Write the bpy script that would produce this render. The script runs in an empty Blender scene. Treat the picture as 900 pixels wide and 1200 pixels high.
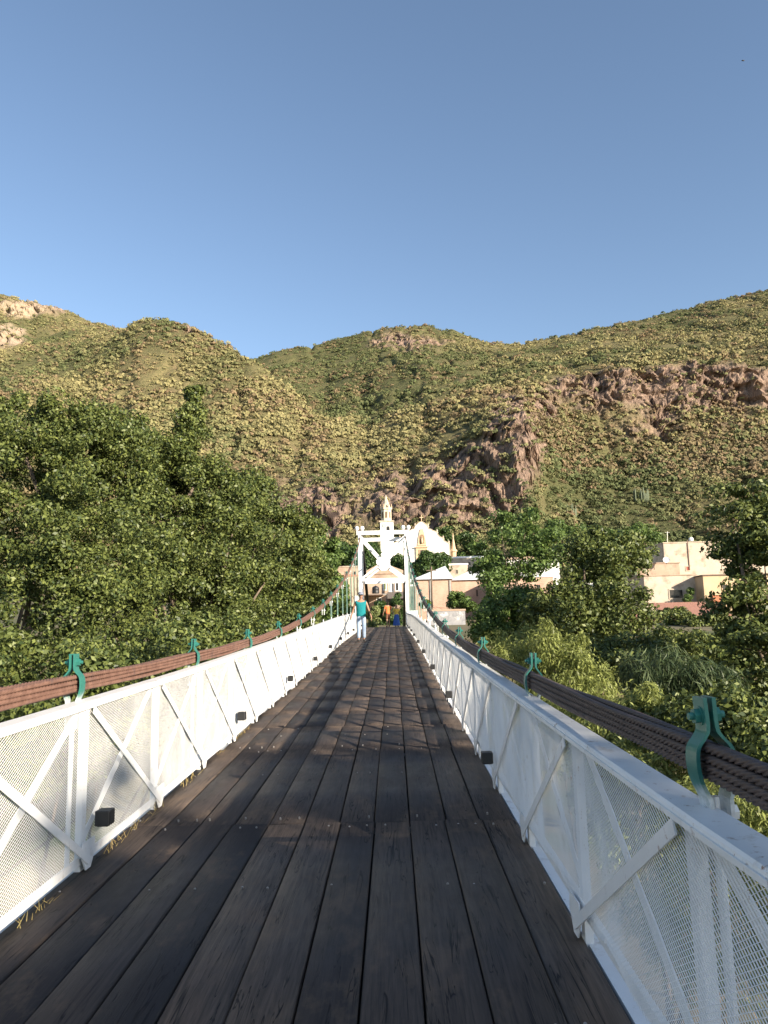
import bpy, bmesh, math, random
import numpy as np
from mathutils import Vector, Matrix

random.seed(7)
rng = np.random.default_rng(11)
scene = bpy.context.scene
COL = scene.collection
R_ = math.radians
PI = math.pi

# ------------------------------------------------------------------ camera
FPX = 900.0
_p, _y, _r = R_(8.7), R_(0.496), R_(1.304)
cF = np.array([-math.sin(_y) * math.cos(_p), math.cos(_y) * math.cos(_p), math.sin(_p)])
_R0 = np.array([math.cos(_y), math.sin(_y), 0.0])
_U0 = np.cross(_R0, cF)
cR = math.cos(_r) * _R0 - math.sin(_r) * _U0
cU = math.sin(_r) * _R0 + math.cos(_r) * _U0


def at(px, py, Y):
    """world point at distance Y along the bridge, seen at that pixel of the 900x1200 photograph"""
    px = np.asarray(px, float); py = np.asarray(py, float); Y = np.asarray(Y, float)
    d = cF + cR * ((px - 450) / FPX)[..., None] - cU * ((py - 600) / FPX)[..., None]
    return d * (Y / d[..., 1])[..., None]


def toPx(P):
    P = np.asarray(P, float)
    dz = P @ cF
    return 450 + FPX * (P @ cR) / dz, 600 - FPX * (P @ cU) / dz


cam_d = bpy.data.cameras.new("camera")
cam_d.sensor_fit = 'VERTICAL'; cam_d.sensor_height = 24; cam_d.lens = 18.0
cam_d.clip_start = 0.05; cam_d.clip_end = 20000
cam = bpy.data.objects.new("camera", cam_d); COL.objects.link(cam)
M = Matrix.Identity(4)
for i in range(3):
    M[i][0] = cR[i]; M[i][1] = cU[i]; M[i][2] = -cF[i]
cam.matrix_world = M
scene.camera = cam

# ------------------------------------------------------------------ light
SUN = Vector((2.2, -2.0, 1.0)).normalized()          # direction towards the sun
sd = bpy.data.lights.new("sun", 'SUN'); sd.energy = 5.0; sd.angle = R_(0.6); sd.color = (1.0, 0.88, 0.72)
so = bpy.data.objects.new("sun", sd); COL.objects.link(so)
so.rotation_euler = SUN.to_track_quat('Z', 'Y').to_euler()
w = bpy.data.worlds.new("World"); scene.world = w; w.use_nodes = True
nt = w.node_tree
bg = nt.nodes["Background"]
sky = nt.nodes.new("ShaderNodeTexSky"); sky.sky_type = 'NISHITA'; sky.sun_disc = False
sky.sun_elevation = math.asin(SUN.z); sky.sun_rotation = math.atan2(SUN.x, SUN.y)
sky.altitude = 1000; sky.air_density = 1.0; sky.dust_density = 0.9; sky.ozone_density = 1.0
nt.links.new(sky.outputs[0], bg.inputs[0]); bg.inputs[1].default_value = 0.097
scene.view_settings.view_transform = 'Standard'; scene.view_settings.look = 'None'
scene.view_settings.gamma = 1; scene.view_settings.use_curve_mapping = False
scene.view_settings.exposure = 1.25
scene.cycles.use_denoising = True
scene.cycles.max_bounces = 6; scene.cycles.diffuse_bounces = 3; scene.cycles.glossy_bounces = 2
scene.cycles.transmission_bounces = 3; scene.cycles.transparent_max_bounces = 8


# ------------------------------------------------------------------ object helpers
def tag(o, label=None, cat=None, group=None, kind=None):
    if label: o['label'] = label
    if cat: o['category'] = cat
    if group: o['group'] = group
    if kind: o['kind'] = kind
    return o


def thing(name, label, cat, loc, group=None):
    o = bpy.data.objects.new(name, None); COL.objects.link(o)
    o.location = loc; o.empty_display_size = 0.3
    return tag(o, label, cat, group)


def link(name, me, mat, parent=None):
    o = bpy.data.objects.new(name, me); COL.objects.link(o)
    if mat: me.materials.append(mat)
    if parent is not None:
        o.parent = parent
        if parent.type == 'EMPTY' and parent.parent is None:
            o.matrix_parent_inverse = Matrix.Translation(-Vector(parent.location)) if tuple(parent.rotation_euler) == (0, 0, 0) else \
                (Matrix.Translation(parent.location) @ parent.rotation_euler.to_matrix().to_4x4()).inverted()
    return o


def np_mesh(name, V, F, mat, parent=None, smooth=False, attrs=None):
    """V (n,3), F (m,k): one mesh object; attrs: {name: face floats}"""
    V = np.asarray(V, np.float32); F = np.asarray(F, np.int32)
    me = bpy.data.meshes.new(name)
    n, (m, k) = len(V), F.shape
    me.vertices.add(n); me.vertices.foreach_set('co', V.ravel())
    me.loops.add(m * k); me.loops.foreach_set('vertex_index', F.ravel())
    me.polygons.add(m)
    me.polygons.foreach_set('loop_start', np.arange(0, m * k, k, dtype=np.int32))
    me.polygons.foreach_set('loop_total', np.full(m, k, np.int32))
    if smooth: me.polygons.foreach_set('use_smooth', np.ones(m, bool))
    me.update(calc_edges=True)
    for a, val in (attrs or {}).items():
        val = np.asarray(val, np.float32)
        at_ = me.attributes.new(a, 'FLOAT', 'FACE' if len(val) == m else 'POINT')
        at_.data.foreach_set('value', val)
    return link(name, me, mat, parent)


class MB:
    def __init__(s): s.v = []; s.f = []
    def add(s, vs, fs):
        b = len(s.v); s.v += [tuple(map(float, q)) for q in vs]; s.f += [tuple(b + i for i in f) for f in fs]; return s
    def box(s, lo, hi):
        (a, b, c), (d, e, f) = lo, hi
        return s.add([(a, b, c), (d, b, c), (d, e, c), (a, e, c), (a, b, f), (d, b, f), (d, e, f), (a, e, f)],
                     [(0, 3, 2, 1), (4, 5, 6, 7), (0, 1, 5, 4), (1, 2, 6, 5), (2, 3, 7, 6), (3, 0, 4, 7)])
    def bar(s, p, q, wx, wz, up=(0, 0, 1)):
        p, q, up = Vector(p), Vector(q), Vector(up)
        d = (q - p).normalized()
        sx = d.cross(up)
        sx = sx.normalized() if sx.length > 1e-6 else Vector((1, 0, 0))
        uz = sx.cross(d).normalized()
        a, b = sx * wx / 2, uz * wz / 2
        return s.add([p - a - b, p + a - b, p + a + b, p - a + b, q - a - b, q + a - b, q + a + b, q - a + b],
                     [(3, 2, 1, 0), (4, 5, 6, 7), (0, 1, 5, 4), (1, 2, 6, 5), (2, 3, 7, 6), (3, 0, 4, 7)])
    def tube(s, pts, r, n=8, cap=True):
        pts = [Vector(p) for p in pts]
        rs = r if isinstance(r, (list, tuple)) else [r] * len(pts)
        b = len(s.v); ref = None
        for i, p in enumerate(pts):
            d = (pts[min(i + 1, len(pts) - 1)] - pts[max(i - 1, 0)]).normalized()
            if ref is None:
                ref = d.cross(Vector((0.31, 0.2, 0.93)))
                if ref.length < 1e-3: ref = d.cross(Vector((1, 0, 0)))
            ref = (ref - d * ref.dot(d)).normalized(); o = d.cross(ref)
            for k in range(n):
                t = 2 * PI * k / n
                s.v.append(tuple(p + (ref * math.cos(t) + o * math.sin(t)) * rs[i]))
        for i in range(len(pts) - 1):
            for k in range(n):
                a, c = b + i * n + k, b + i * n + (k + 1) % n
                s.f.append((a, c, c + n, a + n))
        if cap:
            s.f.append(tuple(b + k for k in reversed(range(n))))
            e = b + (len(pts) - 1) * n
            s.f.append(tuple(e + k for k in range(n)))
        return s
    def lathe(s, c, prof, n=12, a0=0.0):
        """prof: list of (r, z) around the vertical through c"""
        b = len(s.v)
        for r, z in prof:
            for k in range(n):
                t = 2 * PI * k / n + a0
                s.v.append((c[0] + r * math.cos(t), c[1] + r * math.sin(t), c[2] + z))
        for i in range(len(prof) - 1):
            for k in range(n):
                a, d = b + i * n + k, b + i * n + (k + 1) % n
                s.f.append((a, d, d + n, a + n))
        s.f.append(tuple(b + k for k in reversed(range(n))))
        e = b + (len(prof) - 1) * n
        s.f.append(tuple(e + k for k in range(n)))
        return s
    def prism(s, outline, y0, y1):
        """outline in (x, z), extruded from y0 to y1"""
        n = len(outline)
        vs = [(x, y0, z) for x, z in outline] + [(x, y1, z) for x, z in outline]
        fs = [tuple(range(n)), tuple(reversed(range(n, 2 * n)))] + [(i, i + n, (i + 1) % n + n, (i + 1) % n) for i in range(n)]
        return s.add(vs, fs)
    def build(s, name, mat, parent=None, smooth=False, bevel=0.0):
        me = bpy.data.meshes.new(name)
        me.from_pydata(s.v, [], s.f)
        bm = bmesh.new(); bm.from_mesh(me); bmesh.ops.recalc_face_normals(bm, faces=bm.faces[:]); bm.to_mesh(me); bm.free()
        if smooth:
            me.polygons.foreach_set('use_smooth', np.ones(len(me.polygons), bool))
        me.update()
        o = link(name, me, mat, parent)
        if bevel:
            md = o.modifiers.new('bevel', 'BEVEL'); md.width = bevel; md.segments = 2; md.limit_method = 'ANGLE'
        return o


# ------------------------------------------------------------------ materials
def nodes_of(m):
    m.use_nodes = True
    t = m.node_tree
    return t, t.nodes, t.links, t.nodes["Principled BSDF"]


def mix_rgb(t, fac, a, b, mode='MIX'):
    n = t.nodes.new("ShaderNodeMix"); n.data_type = 'RGBA'; n.blend_type = mode
    for key, v in ((0, fac), (6, a), (7, b)):
        if hasattr(v, 'is_output'): t.links.new(v, n.inputs[key])
        else: n.inputs[key].default_value = v if key == 0 else (*v[:3], 1)
    return n.outputs[2]


def noise(t, scale, detail=4, rough=0.55, vec=None, dist=0.0):
    n = t.nodes.new("ShaderNodeTexNoise"); n.inputs['Scale'].default_value = scale
    n.inputs['Detail'].default_value = detail; n.inputs['Roughness'].default_value = rough
    n.inputs['Distortion'].default_value = dist
    if vec is not None: t.links.new(vec, n.inputs['Vector'])
    return n.outputs['Fac']


def coords(t, scale=(1, 1, 1), kind='Object'):
    c = t.nodes.new("ShaderNodeTexCoord"); m = t.nodes.new("ShaderNodeMapping")
    m.inputs['Scale'].default_value = scale
    t.links.new(c.outputs[kind], m.inputs['Vector'])
    return m.outputs[0]


def ramp(t, fac, lo, hi, a=0.0, b=1.0):
    n = t.nodes.new("ShaderNodeMapRange"); n.inputs[1].default_value = lo; n.inputs[2].default_value = hi
    n.inputs[3].default_value = a; n.inputs[4].default_value = b
    t.links.new(fac, n.inputs[0])
    return n.outputs[0]


def attr(t, name):
    n = t.nodes.new("ShaderNodeAttribute"); n.attribute_name = name
    return n.outputs['Fac']


def bump(t, b, h, strength, dist=0.02):
    n = t.nodes.new("ShaderNodeBump"); n.inputs['Strength'].default_value = strength; n.inputs['Distance'].default_value = dist
    t.links.new(h, n.inputs['Height']); t.links.new(n.outputs[0], b.inputs['Normal'])


def surf(name, c1, c2, scale=3.0, rough=0.7, bmp=0.15, bdist=0.02, stain=None, stain_lo=0.55, stain_hi=0.75, sc3=(1, 1, 1), metal=0.0, spec=0.5, stain_scale=None):
    m = bpy.data.materials.new(name); t, ns, L, b = nodes_of(m)
    v = coords(t, sc3)
    n1 = noise(t, scale, 6, 0.6, v)
    c = mix_rgb(t, ramp(t, n1, 0.3, 0.7), c1, c2)
    if stain:
        n2 = noise(t, stain_scale or scale * 0.35, 8, 0.7, v)
        c = mix_rgb(t, ramp(t, n2, stain_lo, stain_hi), c, stain)
    if name in ('white_paint', 'white_mesh_paint'):
        n3 = noise(t, 26, 6, 0.7, v); n4 = noise(t, 1.7, 4, 0.6, v)
        mm = t.nodes.new("ShaderNodeMath"); mm.operation = 'MULTIPLY'
        L.new(ramp(t, n3, 0.60, 0.68), mm.inputs[0]); L.new(ramp(t, n4, 0.48, 0.60), mm.inputs[1])
        c = mix_rgb(t, mm.outputs[0], c, (0.27, 0.15, 0.085))
    L.new(c, b.inputs['Base Color'])
    b.inputs['Roughness'].default_value = rough; b.inputs['Metallic'].default_value = metal
    b.inputs['Specular IOR Level'].default_value = spec
    if bmp: bump(t, b, noise(t, scale * 4, 5, 0.6, v), bmp, bdist)
    return m


def leaf_mat(name, dark, light, trans=0.3, rough=0.5):
    m = bpy.data.materials.new(name); t, ns, L, b = nodes_of(m)
    c = mix_rgb(t, attr(t, 'tint'), dark, light)
    L.new(c, b.inputs['Base Color']); b.inputs['Roughness'].default_value = rough
    b.inputs['Specular IOR Level'].default_value = 0.35
    tr = ns.new("ShaderNodeBsdfTranslucent"); L.new(c, tr.inputs[0])
    mx = ns.new("ShaderNodeMixShader"); mx.inputs[0].default_value = trans
    L.new(b.outputs[0], mx.inputs[1]); L.new(tr.outputs[0], mx.inputs[2])
    L.new(mx.outputs[0], ns["Material Output"].inputs[0])
    return m


WHITE = surf('white_paint', (0.80, 0.80, 0.79), (0.72, 0.72, 0.71), 5, 0.45, 0.08, 0.004, stain=(0.42, 0.36, 0.29), stain_lo=0.58, stain_hi=0.78, stain_scale=7)
MESHW = surf('white_mesh_paint', (0.78, 0.78, 0.77), (0.66, 0.66, 0.65), 2.5, 0.55, 0, stain=(0.45, 0.42, 0.37), stain_lo=0.62, stain_hi=0.8, stain_scale=3)
DARK_ROPE = surf('dark_wire_rope', (0.060, 0.042, 0.038), (0.105, 0.075, 0.066), 18, 0.6, 0.3, 0.004, stain=(0.03, 0.026, 0.028), stain_scale=6)  # rope of the right-hand cable, darker than the left one
ROPE = surf('rusty_rope', (0.11, 0.055, 0.038), (0.20, 0.110, 0.078), 18, 0.65, 0.3, 0.004, stain=(0.05, 0.04, 0.045), stain_scale=6)
GREENP = surf('green_paint', (0.015, 0.16, 0.12), (0.025, 0.21, 0.16), 10, 0.4, 0.1, 0.003)
BLACKP = surf('black_metal', (0.012, 0.012, 0.013), (0.02, 0.02, 0.02), 10, 0.5, 0.05, 0.002)
PLASTER_CREAM = surf('cream_plaster', (0.50, 0.425, 0.335), (0.41, 0.34, 0.26), 1.2, 0.9, 0.35, 0.03, stain=(0.27, 0.2, 0.15), stain_lo=.5, stain_hi=.68, stain_scale=0.9)
PLASTER_PEACH = surf('peach_plaster', (0.43, 0.315, 0.235), (0.34, 0.24, 0.17), 1.2, 0.9, 0.35, 0.03, stain=(0.24, 0.17, 0.125), stain_lo=.5, stain_hi=.68, stain_scale=0.9)
PLASTER_TAN = surf('tan_plaster', (0.52, 0.40, 0.25), (0.45, 0.33, 0.2), 1.0, 0.9, 0.2, 0.03, stain=(0.3, 0.2, 0.13), stain_scale=0.6)
PLASTER_WHITE = surf('white_plaster', (0.80, 0.79, 0.76), (0.73, 0.71, 0.67), 0.6, 0.85, 0.15, 0.03, stain=(0.55, 0.5, 0.42), stain_lo=0.62, stain_hi=0.85, stain_scale=0.4)
STONE_OCHRE = surf('ochre_stone', (0.56, 0.42, 0.27), (0.45, 0.31, 0.2), 2.0, 0.9, 0.4, 0.06)
ROOF_WHITE = surf('white_sheet_roof', (0.78, 0.79, 0.80), (0.68, 0.69, 0.70), 1.5, 0.5, 0.05)
ROOF_RED = surf('red_roof', (0.44, 0.22, 0.15), (0.33, 0.15, 0.10), 3.5, 0.85, 0.5, 0.06, stain=(0.17, 0.11, 0.085), sc3=(4, 1, 1))
CONCRETE = surf('concrete', (0.36, 0.34, 0.31), (0.28, 0.265, 0.24), 1.5, 0.9, 0.25, 0.02, stain=(0.18, 0.16, 0.14))
DARKGLASS = surf('dark_window', (0.02, 0.018, 0.016), (0.035, 0.03, 0.026), 2, 0.25, 0)
DARKWOOD = surf('dark_brown_wood', (0.07, 0.04, 0.025), (0.11, 0.065, 0.04), 4, 0.7, 0.2, 0.01)
BARK = surf('bark', (0.17, 0.13, 0.095), (0.10, 0.075, 0.055), 6, 0.95, 0.6, 0.03, sc3=(1, 1, 0.25))


def brick_mat():
    m = bpy.data.materials.new('brick'); t, ns, L, b = nodes_of(m)
    c = ns.new("ShaderNodeTexCoord"); sp = ns.new("ShaderNodeSeparateXYZ"); cb = ns.new("ShaderNodeCombineXYZ")
    L.new(c.outputs['Object'], sp.inputs[0])
    ad = ns.new("ShaderNodeMath"); ad.operation = 'ADD'
    L.new(sp.outputs[0], ad.inputs[0]); L.new(sp.outputs[1], ad.inputs[1])
    L.new(ad.outputs[0], cb.inputs[0]); L.new(sp.outputs[2], cb.inputs[1])
    br = ns.new("ShaderNodeTexBrick"); br.inputs['Scale'].default_value = 2.6
    br.inputs['Color1'].default_value = (0.42, 0.25, 0.175, 1); br.inputs['Color2'].default_value = (0.33, 0.18, 0.125, 1)
    br.inputs['Mortar'].default_value = (0.45, 0.36, 0.29, 1); br.inputs['Mortar Size'].default_value = 0.02
    L.new(cb.outputs[0], br.inputs['Vector'])
    n = noise(t, 0.8, 6, 0.65, c.outputs['Object'])
    col = mix_rgb(t, ramp(t, n, 0.4, 0.75), br.outputs['Color'], (0.50, 0.36, 0.27))
    L.new(col, b.inputs['Base Color']); b.inputs['Roughness'].default_value = 0.9
    return m


BRICK = brick_mat()


def plank_mat():
    m = bpy.data.materials.new('weathered_plank'); t, ns, L, b = nodes_of(m)
    tone = attr(t, 'tint')
    off = ns.new("ShaderNodeCombineXYZ"); mu = ns.new("ShaderNodeMath"); mu.operation = 'MULTIPLY'; mu.inputs[1].default_value = 37.0
    L.new(tone, mu.inputs[0]); L.new(mu.outputs[0], off.inputs[0]); L.new(mu.outputs[0], off.inputs[1])
    c = ns.new("ShaderNodeTexCoord"); va = ns.new("ShaderNodeVectorMath"); va.operation = 'ADD'
    L.new(c.outputs['Object'], va.inputs[0]); L.new(off.outputs[0], va.inputs[1])
    def mp(s):
        q = ns.new("ShaderNodeMapping"); q.inputs['Scale'].default_value = s; L.new(va.outputs[0], q.inputs[0]); return q.outputs[0]
    grain = noise(t, 1.0, 8, 0.65, mp((60, 2.2, 60)), 0.6)
    fine = noise(t, 1.0, 6, 0.7, mp((220, 9, 220)), 0.2)
    crackn = noise(t, 1.0, 3, 0.5, mp((22, 0.9, 22)), 1.2)
    blotch = noise(t, 1.0, 6, 0.65, mp((5, 2.2, 5)))
    col = mix_rgb(t, tone, (0.030, 0.026, 0.026), (0.130, 0.096, 0.073))
    col = mix_rgb(t, ramp(t, grain, 0.35, 0.7, 0, 0.8), col, (0.024, 0.020, 0.019))
    col = mix_rgb(t, ramp(t, blotch, 0.54, 0.76, 0, 0.7), col, (0.17, 0.118, 0.08))
    # cracks: thin contour of a stretched noise
    ck = ns.new("ShaderNodeMath"); ck.operation = 'SUBTRACT'; ck.inputs[1].default_value = 0.56; L.new(crackn, ck.inputs[0])
    ab = ns.new("ShaderNodeMath"); ab.operation = 'ABSOLUTE'; L.new(ck.outputs[0], ab.inputs[0])
    msk = ramp(t, noise(t, 1.0, 2, 0.5, mp((7, 1.3, 7))), 0.42, 0.52)
    cw = ramp(t, ab.outputs[0], 0.0, 0.022, 1, 0)
    cm = ns.new("ShaderNodeMath"); cm.operation = 'MULTIPLY'; L.new(cw, cm.inputs[0]); L.new(msk, cm.inputs[1])
    col = mix_rgb(t, cm.outputs[0], col, (0.006, 0.005, 0.005))
    L.new(col, b.inputs['Base Color'])
    L.new(ramp(t, blotch, 0.3, 0.8, 0.5, 0.78), b.inputs['Roughness'])
    b.inputs['Specular IOR Level'].default_value = 0.3
    h = ns.new("ShaderNodeMath"); h.operation = 'MULTIPLY_ADD'; h.inputs[1].default_value = -1.6
    L.new(cm.outputs[0], h.inputs[0])
    h2 = ns.new("ShaderNodeMath"); h2.operation = 'ADD'; L.new(grain, h2.inputs[0]); L.new(fine, h2.inputs[1])
    L.new(h2.outputs[0], h.inputs[2])
    bump(t, b, h.outputs[0], 0.3, 0.005)
    return m


PLANK = plank_mat()
SEAM_DARK = surf('dark_seam_backing', (.018, .014, .012), (.03, .024, .02), 4, .8, .2, .01)  # near-black, painted as the shade between the planks


def clamp_mat():
    m = bpy.data.materials.new('half_green_clamp'); t, ns, L, b = nodes_of(m)
    c = ns.new("ShaderNodeTexCoord"); sp = ns.new("ShaderNodeSeparateXYZ"); L.new(c.outputs['Object'], sp.inputs[0])
    n = noise(t, 30, 4, 0.6, c.outputs['Object'])
    ad = ns.new("ShaderNodeMath"); ad.operation = 'MULTIPLY_ADD'; ad.inputs[1].default_value = 0.06
    L.new(n, ad.inputs[0]); L.new(sp.outputs[2], ad.inputs[2])
    f = ramp(t, ad.outputs[0], -0.075, -0.02)
    g = mix_rgb(t, n, (0.018, 0.125, 0.102), (0.040, 0.190, 0.155))
    wcol = mix_rgb(t, ramp(t, n, 0.4, 0.8), (0.66, 0.68, 0.68), (0.45, 0.45, 0.43))
    col = mix_rgb(t, f, wcol, g)
    L.new(col, b.inputs['Base Color']); b.inputs['Roughness'].default_value = 0.4
    bump(t, b, n, 0.15, 0.004)
    return m


CLAMPM = clamp_mat()


# ------------------------------------------------------------------ numpy noise
def _h(ix, iy, iz, seed):
    n = (ix * 374761393 + iy * 668265263 + iz * 2147483647 + seed * 974711) & 0xFFFFFFFF
    n = ((n ^ (n >> 13)) * 1274126177) & 0xFFFFFFFF
    return ((n ^ (n >> 16)) & 0xFFFF) / 65535.0


def vnoise(x, y, z, seed=0):
    x, y, z = (np.asarray(q, float) for q in np.broadcast_arrays(x, y, z))
    ix, iy, iz = (np.floor(q).astype(np.int64) for q in (x, y, z))
    fx, fy, fz = x - ix, y - iy, z - iz
    fx, fy, fz = (q * q * (3 - 2 * q) for q in (fx, fy, fz))
    r = 0
    for a in (0, 1):
        for b in (0, 1):
            for c in (0, 1):
                r = r + _h(ix + a, iy + b, iz + c, seed) * (fx if a else 1 - fx) * (fy if b else 1 - fy) * (fz if c else 1 - fz)
    return r


def fbm(x, y, z, octv=4, seed=0, gain=0.5):
    r = 0; a = 1.0; tot = 0
    for o in range(octv):
        r = r + a * vnoise(x * 2 ** o, y * 2 ** o, z * 2 ** o, seed + o * 17); tot += a; a *= gain
    return r / tot


# ------------------------------------------------------------------ setting: ground, river
def ground_z(X, Y):
    X = np.asarray(X, float); Y = np.asarray(Y, float)
    z = np.interp(Y, [-200, -70, -52, -40, -20, 0, 24, 36, 44, 47.5, 52, 75, 120, 240, 262, 300], [4, 1, -1, -7, -8.2, -8.6, -8.6, -7.2, -5, -1.6, -0.6, 0.8, 3.8, 13.2, 15.5, 16])
    z = z + (fbm(X / 9, Y / 9, 0, 3, 3) - 0.5) * np.clip(np.abs(X) / 12, 0.25, 1) * 1.2
    return z


def gm():
    m = surf('valley_earth', (0.17, 0.125, 0.07), (0.10, 0.09, 0.04), 0.35, 0.95, 0.5, 0.1, stain=(0.07, 0.085, 0.03), stain_lo=0.45, stain_hi=0.6, stain_scale=0.15)
    return m


xs = np.concatenate([np.linspace(-1500, -260, 14), np.linspace(-240, 240, 121), np.linspace(260, 1500, 14)])
ys = np.concatenate([np.linspace(-1500, -140, 12), np.linspace(-130, 262, 160)])
GX, GY = np.meshgrid(xs, ys)
V = np.stack([GX, GY, ground_z(GX, GY)], -1).reshape(-1, 3)
nx = len(xs)
I = (np.arange(len(ys) - 1)[:, None] * nx + np.arange(nx - 1)[None]).ravel()
tag(np_mesh('ground', V, np.stack([I, I + 1, I + nx + 1, I + nx], 1), gm(), smooth=True), kind='structure')
WAT = bpy.data.materials.new('river_water'); t, ns, L, b = nodes_of(WAT)
b.inputs['Base Color'].default_value = (0.06, 0.055, 0.035, 1); b.inputs['Roughness'].default_value = 0.12
bump(t, b, noise(t, 1.6, 4, 0.6, coords(t)), 0.25, 0.05)
wv = [(-400, -14, -8.05), (400, -14, -8.05), (400, 16, -8.05), (-400, 16, -8.05)]
tag(np_mesh('river', wv, [(0, 1, 2, 3)], WAT), kind='structure')

# ------------------------------------------------------------------ setting: hills
CTRL = {   # photo column -> (distance, row) profile from the foot of the slope to behind the ridge
    -900: [(255, 680), (420, 560), (640, 380), (900, 270), (1000, 260), (1150, 420)],
    -300: [(255, 680), (420, 545), (600, 420), (700, 395), (900, 330), (970, 320), (1150, 420)],
    -60: [(255, 680), (380, 580), (520, 480), (680, 410), (760, 400), (800, 380), (900, 350), (960, 335), (1150, 440)],
    0: [(255, 680), (380, 575), (520, 470), (680, 409), (730, 404), (745, 385), (880, 368), (895, 352), (960, 344), (1150, 440)],
    40: [(255, 680), (380, 575), (520, 465), (680, 415), (780, 395), (880, 370), (895, 360), (950, 354), (1150, 450)],
    80: [(255, 680), (380, 575), (520, 460), (670, 412), (800, 388), (900, 372), (950, 365), (1150, 450)],
    140: [(255, 680), (380, 575), (480, 480), (580, 412), (640, 388), (700, 389), (900, 385), (940, 383), (1150, 450)],
    160: [(255, 680), (380, 575), (480, 475), (580, 398), (630, 377), (690, 400), (900, 420), (1150, 480)],
    190: [(255, 680), (380, 578), (480, 475), (580, 394), (622, 375), (690, 410), (900, 440), (1150, 500)],
    220: [(255, 680), (380, 582), (480, 480), (570, 402), (612, 380), (680, 415), (900, 440), (1150, 500)],
    245: [(255, 680), (380, 585), (480, 487), (560, 415), (600, 390), (670, 425), (900, 436), (1000, 430), (1150, 500)],
    270: [(255, 680), (375, 590), (470, 495), (550, 424), (580, 407), (650, 440), (900, 432), (1000, 424), (1150, 500)],
    300: [(255, 680), (370, 595), (460, 505), (535, 440), (560, 427), (630, 455), (800, 440), (980, 418), (1150, 500)],
    340: [(255, 680), (360, 605), (375, 575), (430, 540), (500, 475), (530, 459), (600, 480), (780, 445), (980, 410), (1150, 500)],
    380: [(255, 680), (340, 620), (360, 575), (400, 560), (460, 512), (490, 494), (550, 500), (700, 470), (850, 430), (1000, 401), (1150, 500)],
    430: [(255, 680), (325, 640), (350, 585), (400, 548), (480, 515), (600, 480), (800, 425), (980, 388), (1150, 480)],
    490: [(255, 680), (320, 640), (345, 575), (400, 520), (500, 480), (700, 425), (880, 400), (930, 385), (960, 380), (1150, 480)],
    530: [(255, 680), (320, 635), (340, 570), (385, 505), (480, 468), (700, 425), (880, 404), (930, 392), (960, 387), (1150, 480)],
    560: [(255, 680), (320, 630), (338, 560), (375, 490), (480, 458), (650, 430), (850, 408), (960, 396), (1150, 480)],
    590: [(255, 680), (320, 625), (336, 540), (365, 480), (480, 452), (650, 425), (850, 408), (960, 401), (1150, 480)],
    615: [(255, 680), (320, 625), (338, 540), (362, 480), (420, 468), (500, 448), (650, 425), (850, 408), (960, 400), (1150, 480)],
    638: [(255, 680), (320, 640), (400, 560), (440, 520), (465, 470), (490, 445), (650, 424), (850, 406), (960, 398), (1150, 480)],
    670: [(255, 680), (320, 645), (400, 580), (460, 530), (490, 470), (505, 440), (560, 428), (750, 408), (960, 391), (1150, 480)],
    740: [(255, 685), (320, 645), (400, 580), (460, 530), (490, 470), (505, 430), (560, 418), (750, 395), (960, 377), (1150, 470)],
    830: [(255, 685), (320, 640), (400, 575), (460, 530), (490, 480), (505, 428), (560, 412), (750, 385), (960, 355), (1150, 450)],
    900: [(255, 685), (320, 635), (400, 570), (460, 525), (490, 480), (505, 424), (560, 402), (750, 370), (960, 338), (1150, 450)],
    1000: [(255, 685), (320, 630), (400, 565), (460, 515), (490, 480), (505, 430), (560, 395), (750, 350), (960, 322), (1150, 430)],
    1800: [(255, 685), (400, 560), (520, 440), (700, 360), (960, 290), (1150, 400)],
}
hc = np.concatenate([np.linspace(-900, -70, 70), np.linspace(-60, 960, 560), np.linspace(972, 1800, 60)])
hr = np.concatenate([np.arange(248, 320, 1.5), np.arange(320, 520, .62), np.arange(520, 530, 1.5), np.arange(530, 1150, 3.0)])
keys = sorted(CTRL)
prof = np.array([np.interp(hr, [q[0] for q in CTRL[k]], [q[1] for q in CTRL[k]]) for k in keys])
HP = np.array([np.interp(hc, keys, prof[:, j]) for j in range(len(hr))])       # rows x cols -> photo row
ker = np.array([1, 2, 3, 2, 1.0]); ker /= ker.sum()
for _ in range(2):
    HP = np.apply_along_axis(lambda q: np.convolve(np.pad(q, 2, mode='edge'), ker, 'valid'), 1, HP)
HP = np.apply_along_axis(lambda q: np.convolve(np.pad(q, 2, mode='edge'), ker, 'valid'), 0, HP)
PXg, YYg = np.meshgrid(hc, hr)
HV = at(PXg, HP, YYg)
ROCKS = [(605, 515, 38, 62, 1.0), (560, 565, 62, 52, 1.0), (495, 582, 70, 38, .85), (430, 590, 50, 30, .6), (360, 595, 60, 40, .75), (430, 580, 40, 40, .35), (480, 400, 45, 11, .55), (35, 362, 42, 9, 1.0),
         (4, 393, 24, 15, 1.2), (228, 386, 14, 5, .9), (860, 452, 100, 27, 1.1), (760, 452, 70, 24, .95), (690, 452, 50, 16, .9), (800, 490, 90, 28, .6), (690, 462, 50, 24, .65), (640, 470, 22, 22, .8), (690, 505, 40, 20, .4), (900, 600, 40, 40, .3)]
rock = np.zeros_like(HP)
for (a, b_, c, d, s) in ROCKS:
    q = ((PXg - a) / c) ** 2 + ((HP - b_) / d) ** 2
    rock = np.maximum(rock, s * np.clip(1.5 - q, 0, 1))
X_, Y_, Z_ = HV[..., 0], HV[..., 1], HV[..., 2]
rn = fbm(X_ / 16, Y_ / 16, Z_ / 30, 4, 5)
rock = np.clip((rock * 1.4 + (rn - 0.5) * 2.4 * (rock > 0.02)) - 0.2, 0, 1)
fade = np.clip((YYg - 262) / 40, 0, 1)
Z_ = np.where(YYg < 254, Z_ - (254 - YYg) * 3, Z_)
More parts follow.
